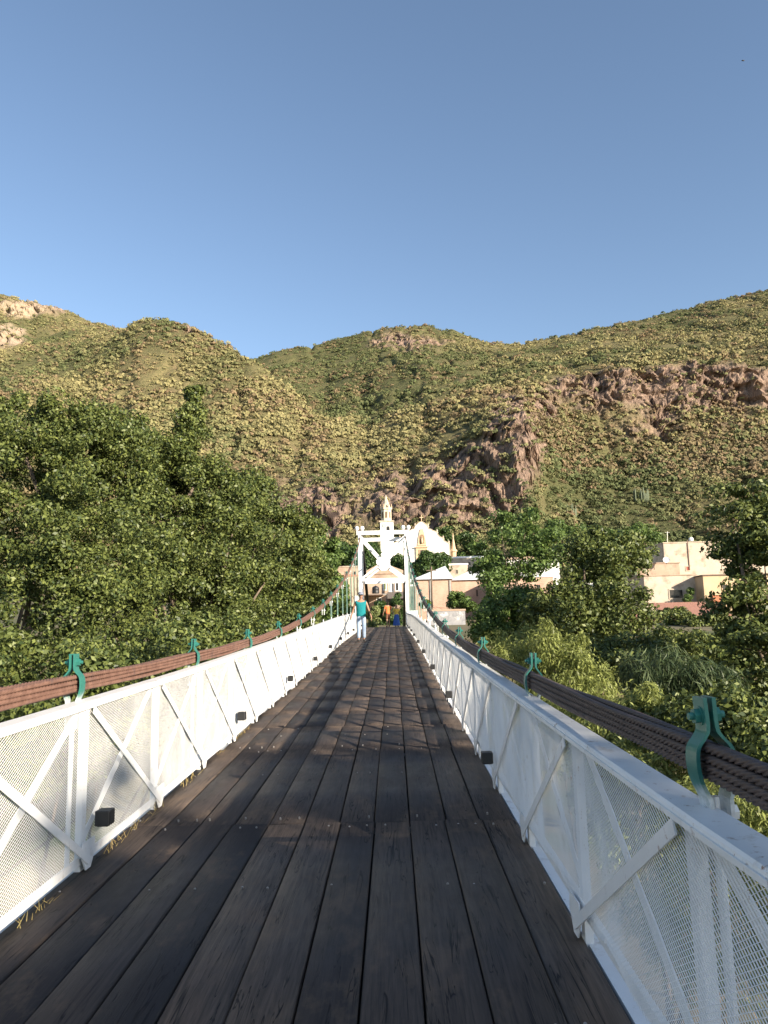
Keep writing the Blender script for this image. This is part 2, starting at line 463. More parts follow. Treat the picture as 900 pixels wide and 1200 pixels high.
dz = (fbm(X_ / 70, Y_ / 70, 0, 4, 21) - 0.5) * 12 + (fbm(X_ / 18, Y_ / 18, 0, 3, 31) - 0.5) * 4.5
gul = np.abs(fbm(X_ / 38, Y_ / 120, 0, 3, 44) - 0.5)
dz -= np.clip(0.085 - gul, 0, 1) * 52
Z2 = Z_ + dz * fade
wx_ = (fbm(X_ / 30, Z_ / 30, 0, 3, 55) - .5) * 26
def ridge(sx, sz, sd): return 1 - np.abs(2 * fbm((X_ + wx_) / sx, Y_ / (sx * 3), Z_ / sz, 3, sd) - 1) * 2.2
led = (Z_ + (fbm(X_ / 26, Y_ / 40, 0, 3, 58) - .5) * 34) / 13.0
led = led - np.floor(led)
crag = -ridge(22, 60, 61) * 7 - ridge(7, 30, 64) * 3.6 - ridge(2.6, 12, 67) * 2.2 + np.where(led < .8, led / .8, (1 - led) / .2) * 5.0 + 4
Y2 = Y_ + crag * rock * fade
Z2 = Z2 + (fbm(X_ / 3, Y_ / 3, Z_ / 9, 3, 81) - 0.5) * 4 * rock * fade
HV = np.stack([X_, Y2, Z2], -1)
green = fbm(X_ / 60, Y_ / 60, 3, 3, 91)
mid_ = np.clip((YYg - 560) / 60, 0, 1) * np.clip((620 - PXg) / 80, 0, 1) * np.clip((PXg - 235) / 40, 0, 1)
regG = mid_ * .42 + np.exp(-(((PXg - 690) / 70) ** 2 + ((HP - 560) / 55) ** 2)) * 0.4
regY = np.exp(-(((PXg - 200) / 170) ** 2 + ((HP - 470) / 70) ** 2)) * 0.4 * np.clip((620 - YYg) / 60, 0, 1)
dry = np.clip(0.5 + (green - 0.5) * 2.2 - regG * 1.2 + regY + np.exp(-(((PXg - 820) / 120) ** 2 + ((HP - 410) / 18) ** 2)) * 0.5, 0, 1)


def hill_mat():
    m = bpy.data.materials.new('hill_side'); t, ns, L, b = nodes_of(m)
    v = coords(t)
    n1 = noise(t, 0.06, 8, 0.65, v); n2 = noise(t, 0.35, 6, 0.7, v)
    gr = mix_rgb(t, attr(t, 'dry'), (0.105, 0.105, 0.046), (0.205, 0.170, 0.085))
    gr = mix_rgb(t, ramp(t, n2, 0.4, 0.7), gr, (0.085, 0.090, 0.040))
    gr = mix_rgb(t, ramp(t, n1, 0.55, 0.75), gr, (0.20, 0.145, 0.085))
    vs = coords(t, (0.5, 0.5, 0.09))
    s1 = noise(t, 0.8, 8, 0.7, vs, 0.4)
    rk = mix_rgb(t, ramp(t, s1, 0.3, 0.7), (0.120, 0.084, 0.066), (0.42, 0.30, 0.225))
    rk = mix_rgb(t, ramp(t, noise(t, 0.25, 6, 0.7, vs), 0.52, 0.62), rk, (0.06, 0.043, 0.036))
    s3 = noise(t, 1.0, 5, 0.6, coords(t, (0.55, 0.55, 0.07)), 0.8)
    d3 = ns.new("ShaderNodeMath"); d3.operation = 'SUBTRACT'; d3.inputs[1].default_value = 0.5; L.new(s3, d3.inputs[0])
    a3 = ns.new("ShaderNodeMath"); a3.operation = 'ABSOLUTE'; L.new(d3.outputs[0], a3.inputs[0])
    rk = mix_rgb(t, ramp(t, a3.outputs[0], 0.0, 0.03, 0.85, 0), rk, (0.045, 0.034, 0.03))
    pale = attr(t, 'pale')
    rk = mix_rgb(t, pale, rk, (0.52, 0.42, 0.29))
    L.new(mix_rgb(t, attr(t, 'rock'), gr, rk), b.inputs['Base Color'])
    b.inputs['Roughness'].default_value = 0.95; b.inputs['Specular IOR Level'].default_value = 0.1
    bump(t, b, noise(t, 0.9, 8, 0.75, coords(t, (0.7, 0.7, 0.3))), 1.0, 1.6)
    return m


nc = len(hc)
I = (np.arange(len(hr) - 1)[:, None] * nc + np.arange(nc - 1)[None]).ravel()
pale = np.exp(-(((PXg - 15) / 50) ** 2 + ((HP - 378) / 40) ** 2)) * 0.5
hills_o = np_mesh('hills', HV.reshape(-1, 3), np.stack([I, I + 1, I + nc + 1, I + nc], 1), hill_mat(), smooth=True,
            attrs={'rock': rock.ravel(), 'dry': dry.ravel(), 'pale': pale.ravel()})
tag(hills_o, kind='structure')
hills_o.data.polygons.foreach_set('use_smooth', rock.ravel()[I] < 0.35)


# bushes on the hills: uncountable scrub
def bush_template(nq, r, size, seed):
    g = np.random.default_rng(seed)
    d = g.normal(size=(nq, 3)); d[:, 2] = np.abs(d[:, 2]) * 0.9 - 0.15
    d /= np.linalg.norm(d, axis=1)[:, None]
    lob = 0.75 + 0.45 * vnoise(d[:, 0] * 1.8 + 5, d[:, 1] * 1.8 + 5, d[:, 2] * 1.8 + seed, seed)
    c = d * (lob * (0.72 + 0.32 * g.random(nq)))[:, None] * np.array([1, 1, 0.78])
    nrm = d + g.normal(size=(nq, 3)) * 0.3; nrm /= np.linalg.norm(nrm, axis=1)[:, None]
    a = np.cross(nrm, g.normal(size=(nq, 3))); a /= np.linalg.norm(a, axis=1)[:, None]
    b2 = np.cross(nrm, a)
    s = size * (0.6 + 0.8 * g.random((nq, 1)))
    q = np.stack([c - a * s, c - b2 * s * 0.7, c + a * s, c + b2 * s * 0.8], 1)
    return q      # nq,4,3


def scatter(n, ylo, yhi, nq, size, rlo, rhi, seed, pxlim=(-160, 1060)):
    g = np.random.default_rng(seed)
    # choose uniformly over the seen area
    r0, r1 = np.searchsorted(hr, [ylo, yhi]); c0, c1 = np.searchsorted(hc, pxlim)
    ppx, ppy = toPx(HV[r0:r1, c0:c1].reshape(-1, 3))
    ppy = ppy.reshape(r1 - r0, c1 - c0)
    area = np.abs(np.diff(ppy, axis=0))[:, :-1] * np.diff(hc[c0:c1])[None]
    dyw = np.diff(hr[r0:r1])[:, None] * np.ones_like(area)
    wgt = area + 0.35 * dyw * np.diff(hc[c0:c1])[None] * 0.35
    rk = rock[r0:r1 - 1, c0:c1 - 1]
    wgt = wgt * np.clip(1.06 - rk * 0.88, 0.0, 1)
    pat = fbm(HV[r0:r1 - 1, c0:c1 - 1, 0] / 24, HV[r0:r1 - 1, c0:c1 - 1, 1] / 34, 0, 3, 131)
    wgt = wgt * np.clip((pat - .33) * 6, .3, 1)
    pf = (wgt / wgt.sum()).ravel()
    idx = g.choice(len(pf), n, p=pf)
    ri, ci = np.unravel_index(idx, wgt.shape); ri += r0; ci += c0
    u, v = g.random((n, 1)), g.random((n, 1))
    P = (HV[ri, ci] * (1 - u) + HV[ri, ci + 1] * u) * (1 - v) + (HV[ri + 1, ci] * (1 - u) + HV[ri + 1, ci + 1] * u) * v
    R = rlo + (rhi - rlo) * g.random(n) ** 2.4
    dr = dry[ri, ci]
    tint = np.clip(dr + (g.random(n) - 0.5) * 0.75, 0, 1)
    kind = g.random(n)
    tmpl = [bush_template(nq, 1, size, seed + 40 + k) for k in range(8)]
    ti = g.integers(0, 8, n); ang = g.random(n) * 2 * PI
    T = np.array(tmpl)[ti]                                # n,nq,4,3
    ca, sa = np.cos(ang)[:, None, None], np.sin(ang)[:, None, None]
    Q = np.stack([T[..., 0] * ca - T[..., 1] * sa, T[..., 0] * sa + T[..., 1] * ca, T[..., 2]], -1)
    Q = Q * R[:, None, None, None] + (P + np.array([0, 0, 0.25]) * R[:, None])[:, None, None, :]
    tq = np.clip(np.repeat(tint, nq) + (g.random(n * nq) - 0.5) * 0.25, 0, 1)
    bp = fbm(P[:, 0] / 45, P[:, 1] / 45, 7, 3, 171)
    gq = np.repeat((kind < 0.06 + np.clip((bp - .5) * 2.6, 0, .6)).astype(float) * (.5 + .5 * g.random(n)), nq)
    return Q.reshape(-1, 3), tq, gq


def scrub_mat():
    m = bpy.data.materials.new('scrub_leaves'); t, ns, L, b = nodes_of(m)
    c = mix_rgb(t, attr(t, 'tint'), (0.084, 0.102, 0.042), (0.232, 0.205, 0.096))
    c = mix_rgb(t, attr(t, 'grey'), c, (0.19, 0.135, 0.080))
    L.new(c, b.inputs['Base Color']); b.inputs['Roughness'].default_value = 0.8; b.inputs['Specular IOR Level'].default_value = 0.15
    return m


parts = [scatter(46000, 420, 1000, 26, 0.29, 0.7, 3.4, 101), scatter(15000, 300, 470, 50, 0.21, 0.5, 3.2, 102), scatter(1300, 262, 330, 110, 0.18, 1.2, 3.0, 103)]
SV = np.concatenate([p[0] for p in parts]); ST = np.concatenate([p[1] for p in parts]); SG = np.concatenate([p[2] for p in parts])
tag(np_mesh('hillside_scrub', SV, np.arange(len(SV)).reshape(-1, 4), scrub_mat(), attrs={'tint': ST, 'grey': SG}),
    'olive green and tawny scrub bushes covering the hills', 'scrub', kind='stuff')

# ------------------------------------------------------------------ the bridge
L_MESH, R_MESH, L_CAB, R_CAB = -1.76, 0.765, -1.87, 0.865
_DY = [-12, -4, 0, 2, 4, 6, 8, 12, 16, 20, 25, 30, 35, 40, 46, 49, 52, 55]
_DZ = [-1.44, -1.42, -1.40, -1.37, -1.32, -1.265, -1.20, -1.05, -.885, -.72, -.515, -.335, -.19, -.06, .11, .16, .15, .02]


def zd(Y): return float(np.interp(Y, _DY, _DZ))
_CZ = np.polyfit(np.array([-8, -4, 0, 2, 4.6, 7.4, 10.2, 12.9, 15.5, 18.8, 23.8, 27, 29.3, 35, 40, 46.6]) / 20, [-.37, -.375, -.37, -.357, -.305, -.24, -.145, -.012, .155, .46, 1.06, 1.53, 1.85, 2.85, 3.95, 5.7], 6)


def zcab(Y):
    return float(np.polyval(_CZ, Y / 20)) if Y > -8 else -0.37


Y0, Y1 = -4.0, 45.6
HR = {1: 0.865, -1: 0.93}
bridge = thing('suspension_bridge', 'long wooden footbridge with plank deck, twin cables and a white tower at its far end', 'bridge', (-0.5, 0, -1.4))

# deck planks
seam = np.linspace(-1.83, 0.80, 12)
Vp, Fp, Tp = [], [], []
rows = np.concatenate([-10.38 + 2.65 * np.arange(8), -10.38 + 2.65 * 7 + 1.36 * np.arange(1, 34)]); rows = rows[rows < 53]; rows[5] = 2.74; rows[6] = 5.45
for i in range(len(rows) - 1):
    ya, yb = rows[i], rows[i + 1]
    jit = [0] + [random.uniform(-.008, .008) for _ in range(10)] + [0]
    rowt = random.uniform(-.12, .12); rowz = random.uniform(-.004, .004); rowl = random.uniform(.002, .006)
    for k in range(11):
        x0, x1 = seam[k] + jit[k] + random.uniform(.002, .006), seam[k + 1] + jit[k + 1] - random.uniform(.002, .006)
        if k == 0: x0 += random.uniform(0, .03)
        if k == 10: x1 -= random.uniform(0, .03)
        st_ = random.uniform(-.06, .06) if ya > 9 else 0
        a, b = ya + st_ + random.uniform(.009, .022), yb + st_ - random.uniform(.009, .022)
        tt = min(1, max(0, random.gauss(.42, .25) + rowt))
        zo = random.uniform(-.006, .006); tl = random.uniform(-.004, .004)
        sk = random.uniform(-.0015, .0015)
        be = .007
        segs = 3
        yy = np.linspace(a, b, segs + 1)
        ringb = len(Vp)
        for y in yy:
            zt = zd(y) + zo + rowz + rowl * ((y - a) / (b - a) - .5) * 2
            e = be if y in (yy[0], yy[-1]) else 0
            pts = [(x0, zt - .07), (x0, zt - be), (x0 + be, zt - tl * .5), (x1 - be, zt + tl * .5), (x1, zt - be), (x1, zt - .07)]
            if e: pts = [(p[0], p[1] - (.004 if 0 < q < 5 else 0)) for q, p in enumerate(pts)]
            Vp += [(p[0] + sk * (y - a), y, p[1]) for p in pts]
        for s_ in range(segs):
            for q in range(5):
                u = ringb + s_ * 6 + q
                Fp.append((u, u + 6, u + 7, u + 1)); Tp.append(tt)
        for u in (ringb, ringb + segs * 6):
            Fp.append((u, u + 1, u + 4, u + 5)); Tp.append(tt)
            Fp.append((u + 1, u + 2, u + 3, u + 4)); Tp.append(tt)
deck = np_mesh('deck', Vp, np.array(Fp), PLANK, bridge, attrs={'tint': Tp})
for q in range(12):
    yq = np.arange(-10, 53, 1.0); vv = []
    for y in yq: vv += [(seam[q] - .05, y, zd(y) - .082), (seam[q] + .05, y, zd(y) - .082), (seam[q] + .05, y, zd(y) - .15), (seam[q] - .05, y, zd(y) - .15)]
    MB().add(vv, [(4 * i + a, 4 * i + (a + 1) % 4, 4 * i + 4 + (a + 1) % 4, 4 * i + 4 + a) for i in range(len(yq) - 1) for a in range(4)]).build('seam_backing', SEAM_DARK, bridge)  # added strips under the seams, hiding bright ground so the gaps stay dark
NAIL = MB().lathe((0, 0, 0), [(.0065, -.01), (.0065, .004), (.004, .0065)], 8)
nails = []
for i in range(len(rows) - 1):
    if rows[i] > 9 or rows[i] < -1: continue
    for k in range(11):
        for fy in (.12, rows[i + 1] - rows[i] - .12, (rows[i + 1] - rows[i]) * .55):
            for fx in (.25, .75):
                if random.random() < .60: continue
                x = seam[k] + (seam[k + 1] - seam[k]) * fx + random.uniform(-.02, .02); y = rows[i] + fy + random.uniform(-.02, .02)
                nails.append((x, y, zd(y) + .003))
STEEL = surf('worn_steel', (0.42, 0.40, 0.38), (0.25, 0.23, 0.21), 20, 0.45, 0.1, 0.002, metal=0.6)
nail0 = NAIL.build('nail', STEEL, deck)
for q, c in enumerate(nails[:98]):
    o = nail0 if q == 0 else nail0.copy()
    if q: COL.objects.link(o)
    o.parent = deck; o.location = c
for k in range(20):
    y = -10.38 + 2.65 * k
    if y > 47: break
    fb = MB().box((-1.95, y - .07, zd(y) - .30), (.95, y + .07, zd(y) - .076)); fb.build('floor_beam', WHITE, bridge)


def coff(xc, y): return (.045 if xc < 0 else -.03) * max(0, 1 - max(0, y - 4) / 16)


# wire rope cables
def rope_bundle(xc, ya, yb, name):
    pv, pf = [], []
    base = 0
    for row in range(4):
        for colm in range(2):
            ox, oz = (colm - .5) * .029, (row - 1.5) * .0245
            ph = random.uniform(0, 6)
            for (a, b, st, n, lob) in ((ya, .4, .4, 8, 0), (.4, 9.0, .0095, 18, 1), (9.0, yb, .3, 10, 0)):
                y = np.arange(a, b + 1e-6, st) if lob else np.linspace(a, b, max(2, int((b - a) / st)))
                th = np.arange(n) * 2 * PI / n
                if lob: th = th + np.array([.0, .14, .0] * 6)
                if lob:
                    rr = np.array([.0150, .0136, .0080] * 6)[None, :] * np.ones((len(y), 1))
                    tw = (y / .22 * 2 * PI + ph)[:, None]
                else:
                    rr = np.full((len(y), n), .0130); tw = np.zeros((len(y), 1))
                tt = th[None, :] + tw
                zz = np.array([zcab(q) + coff(xc, q) for q in y])[:, None]
                sag = .004 * np.sin(y / 2.7 * 2 * PI + ph)[:, None] * (row - 1.5)
                P = np.stack([xc + ox + rr * np.cos(tt), y[:, None] + 0 * tt, zz + sag + oz + rr * np.sin(tt)], -1)
                pv.append(P.reshape(-1, 3))
                i0 = (np.arange(len(y) - 1)[:, None] * n + np.arange(n)[None]).ravel()
                i1 = (np.arange(len(y) - 1)[:, None] * n + (np.arange(n)[None] + 1) % n).ravel()
                pf.append(np.stack([i0, i1, i1 + n, i0 + n], 1) + base); base += len(y) * n
    return np_mesh(name, np.concatenate(pv), np.concatenate(pf), ROPE if xc < 0 else DARK_ROPE, bridge, smooth=True)


def clamp_mesh():
    mb = MB()
    for s in (-1, 1):
        prof_ = [(.007, .175), (.007, .095), (.018, .070), (.040, .042), (.046, 0.0), (.041, -.045), (.026, -.085), (.022, -.11), (.022, -.25)]
        t_ = .011
        pp = [Vector((a_, b_, 0)) for a_, b_ in prof_]; sm = [prof_[0]]
        for q in range(len(pp) - 1):
            p0, p1, p2, p3 = pp[max(q - 1, 0)], pp[q], pp[q + 1], pp[min(q + 2, len(pp) - 1)]
            for u in (.25, .5, .75, 1.0):
                v = .5 * ((2 * p1) + (p2 - p0) * u + (2 * p0 - 5 * p1 + 4 * p2 - p3) * u * u + (3 * p1 - p0 - 3 * p2 + p3) * u ** 3)
                sm.append((v.x, v.y))
        prof_ = sm
        o1 = [(s * x, z) for x, z in prof_]
        o2 = [(s * (x + t_), z) for i, (x, z) in enumerate(prof_)]
        n = len(prof_)
        for i in range(n - 1):
            vs = []
            for yv in (-.034, .034):
                vs += [(o1[i][0], yv, o1[i][1]), (o2[i][0], yv, o2[i][1]), (o2[i + 1][0], yv, o2[i + 1][1]), (o1[i + 1][0], yv, o1[i + 1][1])]
            fs = [(0, 1, 2, 3), (7, 6, 5, 4), (0, 3, 7, 4), (1, 5, 6, 2)]
            if i == 0: fs.append((0, 4, 5, 1))
            if i == n - 2: fs.append((3, 2, 6, 7))
            mb.add(vs, fs)
    for z, hw in ((.125, .05), (-.135, .055)):
        mb.tube([(-hw, 0, z), (hw, 0, z)], .010, 10)
        for s in (-1, 1):
            mb.tube([(s * .036 if z < 0 else s * .0185, 0, z), (s * (.052 if z < 0 else .036), 0, z)], .021, 6)
            mb.tube([(s * (.026 if z < 0 else .015), 0, z), (s * (.037 if z < 0 else .0205), 0, z)], .026, 14)
    me = bpy.data.meshes.new('cable_clamp')
    me.from_pydata(mb.v, [], mb.f)
    bm = bmesh.new(); bm.from_mesh(me); bmesh.ops.remove_doubles(bm, verts=bm.verts, dist=1e-5)
    bmesh.ops.recalc_face_normals(bm, faces=bm.faces[:]); bm.to_mesh(me); bm.free()
    me.materials.append(CLAMPM)
    return me


CLM = clamp_mesh()
def hang_mat():
    return surf('hanger_green', (0.10, 0.22, 0.18), (0.24, 0.33, 0.30), 6, 0.45, 0.05, 0.002)
HANG = hang_mat()
for (xc, ph, side) in ((L_CAB, 4.55, 'left'), (R_CAB, 2.2, 'right')):
    cab = rope_bundle(xc, -6, 46.6, 'main_cable')
    for k in range(-2, 17):
        y = ph + 2.7 * k
        if y < -4 or y > 44.5: continue
        slope = math.atan2(zcab(y + .1) - zcab(y - .1), .2)
        c = bpy.data.objects.new('cable_clamp', CLM); COL.objects.link(c); c.parent = cab
        c.location = (xc, y, zcab(y) + coff(xc, y)); c.rotation_euler = (slope * .3, random.uniform(-.05, .05), random.uniform(-.06, .06))
        zt, zb = zcab(y) - .12, zd(y) - .05
        hb = MB()
        zw = zd(y) + HR[1 if xc > 0 else -1] + .06
        if zt - zw > .35:
            for dx in (-.012, .012): hb.tube([(xc + dx, y, zt), (xc + dx, y, zw)], .0085, 6)
            hb.build('hanger', HANG, cab)
            hb = MB()
        hb.tube([(xc, y, min(zt, zw)), (xc, y, zb)], .014, 8)
        hb.build('hanger_foot', WHITE, cab)

# far tower
tw = bpy.data.objects.new('tower', None); COL.objects.link(tw); tw.parent = bridge
tw.matrix_parent_inverse = Matrix.Translation(-Vector(bridge.location))
def tlink(o):
    return o
XL, XR = L_CAB - .03, R_CAB + .03
ZT = 5.72
for yf in (46.0, 48.6):
    for x in (XL, XR):
        m_ = MB()
        m_.bar((x, yf, -1.0), (x, yf, ZT - (.058 if yf < 47 else .173)), .18, .17, (0, 1, 0)); m_.build('leg', WHITE, tw)
    for (z0, z1) in (((ZT - .055, ZT + .18) if yf < 47 else (ZT - .17, ZT + .06)),):
        m_ = MB().box((XL - .18, yf - .11, z0), (XR + .18, yf + .11, z1)); m_.build('beam', WHITE, tw)
    MB().box((XL + .112, yf - .08, 2.88), (XR - .112, yf + .08, 3.03)).build('beam', WHITE, tw)
    zc_ = 4.02; xc_ = (XL + XR) / 2
    for sx, sz in ((-1, 1), (1, 1), (-1, -1), (1, -1)):
        xe = XL + .1 if sx < 0 else XR - .1; ze = ZT - .18 if sz > 0 else 3.04
        m_ = MB().bar((xc_, yf, zc_), (xe, yf, ze), .07, .12, (0, 0, 1)); m_.build('brace', WHITE, tw)
    m_ = MB().prism([(xc_ - .42, zc_ + .10), (xc_ - .12, zc_ + .30), (xc_ + .12, zc_ + .30), (xc_ + .4, zc_ + .12), (xc_ + .4, zc_ - .08), (xc_ + .14, zc_ - .34), (xc_ - .14, zc_ - .34), (xc_ - .42, zc_ - .10)], yf - .1, yf - .075)
    m_.build('gusset_plate', WHITE, tw)
for x in (XL, XR):
    MB().box((x - .14, 46.12, ZT + .183), (x + .14, 48.5, ZT + .28)).build('saddle', ROPE, tw)
    for dx in (-.26, .26):
        m_ = MB()
        m_.lathe((x + dx * .62, 46.05, ZT + .182), [(.06, 0), (.05, .05), (.1, .10), (.13, .18), (.1, .27), (.03, .31)], 12); m_.build('finial', WHITE, tw, smooth=True)
    m_ = MB()
    for dx in (-.05, .05):
        m_.tube([(x + dx, 48.5, ZT + .2), (x + dx, 64, .1)], .06, 8)
    m_.build('backstay_cable', BLACKP, bridge, smooth=True)  # shadow on the stays is put into their black colour
for yf in (46.65,):
    for x in (XL, XR):
        for (za, zb) in ((3.0, 5.1), (.4, 3.0)):
            MB().bar((x, 46.1, za), (x, 48.5, zb), .06, .1).build('brace', WHITE, tw)
MB().box((XL - .35, 45.75, .11), (XL + .05, 45.87, 2.02)).build('end_pillar', WHITE, bridge, bevel=.02)
MB().box((XR - .06, 45.75, .11), (XR + .55, 45.87, 1.08)).build('end_pillar', WHITE, bridge, bevel=.02)
MB().box((XL - .7, 46.2, -5.5), (XR + .7, 55.5, -.06)).build('abutment', CONCRETE, bridge)


# railings
def railing(xm, xc, ph, boxes, label):
    s = 1 if xm > 0 else -1                   # outward
    H = HR[s]
    rt = thing('railing', label, 'railing', (xm, 4, -1.4), 'white mesh railings along the bridge deck')
    # expanded metal strands, each a tilted ribbon
    g = np.random.default_rng(3 if s > 0 else 4)
    Vl, Fl = [], []; base = 0
    zrel = .125 if s > 0 else .06
    for (ya, yb, cl, ch) in ((Y0, 11, .030, .0165), (11, Y1, .05, .026)):
        ncol = int((yb - ya) / (cl / 2)); nrow = int((H - .03 - zrel) / (ch / 2))
        i, j = np.meshgrid(np.arange(ncol), np.arange(nrow), indexing='ij')
        i, j = i.ravel(), j.ravel()
        up = ((i + j) % 2 == 0)
        y0 = ya + i * cl / 2; y1 = y0 + cl / 2
        za = j * ch / 2; zb = za + ch / 2
        z0 = np.where(up, za, zb); z1 = np.where(up, zb, za)
        def wob(y, z):
            return .010 * (fbm(y / .35, z / .35, 0, 2, 7 + (s > 0)) - .5) * 2 + .014 * (vnoise(y / 1.1, z / .8, 0, 9) - .5)
        bz0 = np.interp(y0, _DY, _DZ) + zrel; bz1 = np.interp(y1, _DY, _DZ) + zrel
        rag = .05 * np.clip(fbm(y0 / .5, 0, 0, 3, 15) - .45, 0, 1) * 2
        keep = (za > rag)
        y0, y1, z0, z1, bz0, bz1 = (q[keep] for q in (y0, y1, z0, z1, bz0, bz1))
        sw = (.0040 if s > 0 else .0030) if cl < .04 else .0062     # strand width
        tx, tz = .62 * sw * s, .72 * sw           # ribbon stands out of the panel's plane
        wx0, wx1 = wob(y0, z0), wob(y1, z1)
        A = np.stack([xm + wx0 - tx / 2, y0, bz0 + z0 - tz / 2], -1); B = np.stack([xm + wx0 + tx / 2, y0, bz0 + z0 + tz / 2], -1)
        Cc = np.stack([xm + wx1 + tx / 2, y1, bz1 + z1 + tz / 2], -1); D = np.stack([xm + wx1 - tx / 2, y1, bz1 + z1 - tz / 2], -1)
        n = len(y0)
        Vl.append(np.stack([A, B, Cc, D], 1).reshape(-1, 3)); Fl.append(np.arange(4 * n).reshape(-1, 4) + base); base += 4 * n
    np_mesh('mesh_panel', np.concatenate(Vl), np.concatenate(Fl), MESHW, rt)
    ysm = np.arange(Y0, Y1 + .01, 1.35 / 2)
    if ysm[-1] < Y1: ysm = np.append(ysm, Y1)
    def sweep(name, prof_, zoff, mat=WHITE):
        n = len(prof_); vs = [(x, y, zd(y) + zoff + z) for y in ysm for x, z in prof_]
        fs = [(i * n + k, i * n + (k + 1) % n, (i + 1) * n + (k + 1) % n, (i + 1) * n + k) for i in range(len(ysm) - 1) for k in range(n)]
        fs += [tuple(range(n)), tuple(range((len(ysm) - 1) * n, len(ysm) * n))]
        return MB().add(vs, fs).build(name, mat, rt)
    o = s
    sweep('top_rail', [(xm - o * .010, -.034), (xm - o * .010, -.004), (xm - o * .004, .004), (xm + o * .10, .004), (xm + o * .108, -.004), (xm + o * .108, -.03), (xm + o * .012, -.028), (xm + o * .012, -.034)], H)
    sweep('rail_lip', [(xm - o * .017, -.030), (xm - o * .017, -.014), (xm - o * .0105, -.014), (xm - o * .0105, -.030)], H)
    sweep('bottom_rail', [(xm + o * .012, 0), (xm + o * .012, .05), (xm + o * .019, .05), (xm + o * .019, .007), (xm + o * .06, .007), (xm + o * .06, 0)], zrel - .01)
    sweep('edge_beam', [(xm + o * .035, -.16), (xm + o * .035, -.012), (xm + o * .15, -.012), (xm + o * .15, -.16)], 0)
    k = int((Y0 - ph) / 1.35)
    posts = [ph + 1.35 * q for q in range(k, 40) if Y0 < ph + 1.35 * q < Y1 - .2]
    for y in posts:
        m_ = MB()
        m_.box((xm + o * .022 if o > 0 else xm - .058, y - .03, zd(y) - .06), (xm + .058 if o > 0 else xm - .022, y + .03, zd(y) + H - .036))
        p = m_.build('post', WHITE, rt)
        # gusset plate at the foot
        z = zd(y); gx = (xm - .012, xm - .006) if o > 0 else (xm + .006, xm + .012)
        g_ = MB(); yl = [(-.085, .17), (.085, .17), (.1, .1), (.035, .015), (-.035, .015), (-.1, .1)]
        g_.add([(gx[0], y + a, z + b) for a, b in yl] + [(gx[1], y + a, z + b) for a, b in yl],
               [tuple(range(6)), tuple(reversed(range(6, 12)))] + [(i, (i + 1) % 6, (i + 1) % 6 + 6, i + 6) for i in range(6)])
        g_.build('gusset', WHITE, p)
    for a, b in zip(posts[:-1], posts[1:]):
        inn = xm - o * .015; out = xm + o * .066
        MB().bar((inn, a + .0, zd(a) + H - .045), (inn, b - .0, zd(b) + .06), .006, .045, (0, 0, 1)).build('brace', WHITE, rt)
        MB().bar((out, a + .03, zd(a) + .10), (out, b - .03, zd(b) + H - .05), .006, .055, (0, 0, 1)).build('brace', WHITE, rt)
    for y in boxes:
        z = zd(y) + .27
        m_ = MB(); xi = xm - o * .026; x0, x1 = sorted((xi, xi - o * .085))
        m_.box((x0, y - .047, z - .042), (x1, y + .047, z + .042))
        lb = m_.build('deck_light', BLACKP, rt, bevel=.006)
        MB().box((x0 + .012, y - .036, z - .046), (x1 - .012, y + .036, z - .0425)).build('lamp_glass', DARKGLASS, lb)
    return rt


railing(L_MESH, L_CAB, 4.55, [4.63 + 4.05 * k for k in range(-1, 10)], 'sunlit white mesh railing along the left edge of the bridge deck')
railing(R_MESH, R_CAB, 2.2, [6.14 + 4.05 * k for k in range(-1, 10)], 'shaded white mesh railing along the right edge of the bridge deck')
#PART2
# dry grass caught under the left railing
sg_ = np.random.default_rng(77); n_ = 330
ys_ = 2.5 + 7 * sg_.random(n_) ** 1.3; ys_ = ys_[fbm(ys_ / .45, 0, 0, 3, 5) > .5]; n_ = len(ys_)
b0 = np.stack([L_MESH - .03 + .05 * sg_.random(n_), ys_, np.interp(ys_, _DY, _DZ) + .002], -1)
dv = np.stack([sg_.normal(size=n_) * .03, sg_.normal(size=n_) * .04, .015 + .05 * sg_.random(n_)], -1)
sd3 = np.array([.0016, .0016, 0])
Vg = np.stack([b0 - sd3, b0 + sd3, b0 + dv + sd3 * .3, b0 + dv - sd3 * .3], 1)
tag(np_mesh('dry_grass', Vg.reshape(-1, 3), np.arange(4 * n_).reshape(-1, 4), leaf_mat('straw', (.30, .21, .09), (.42, .34, .13), .2), attrs={'tint': sg_.random(n_)}),
    'dry straw and grass caught under the left railing', 'grass', kind='stuff')

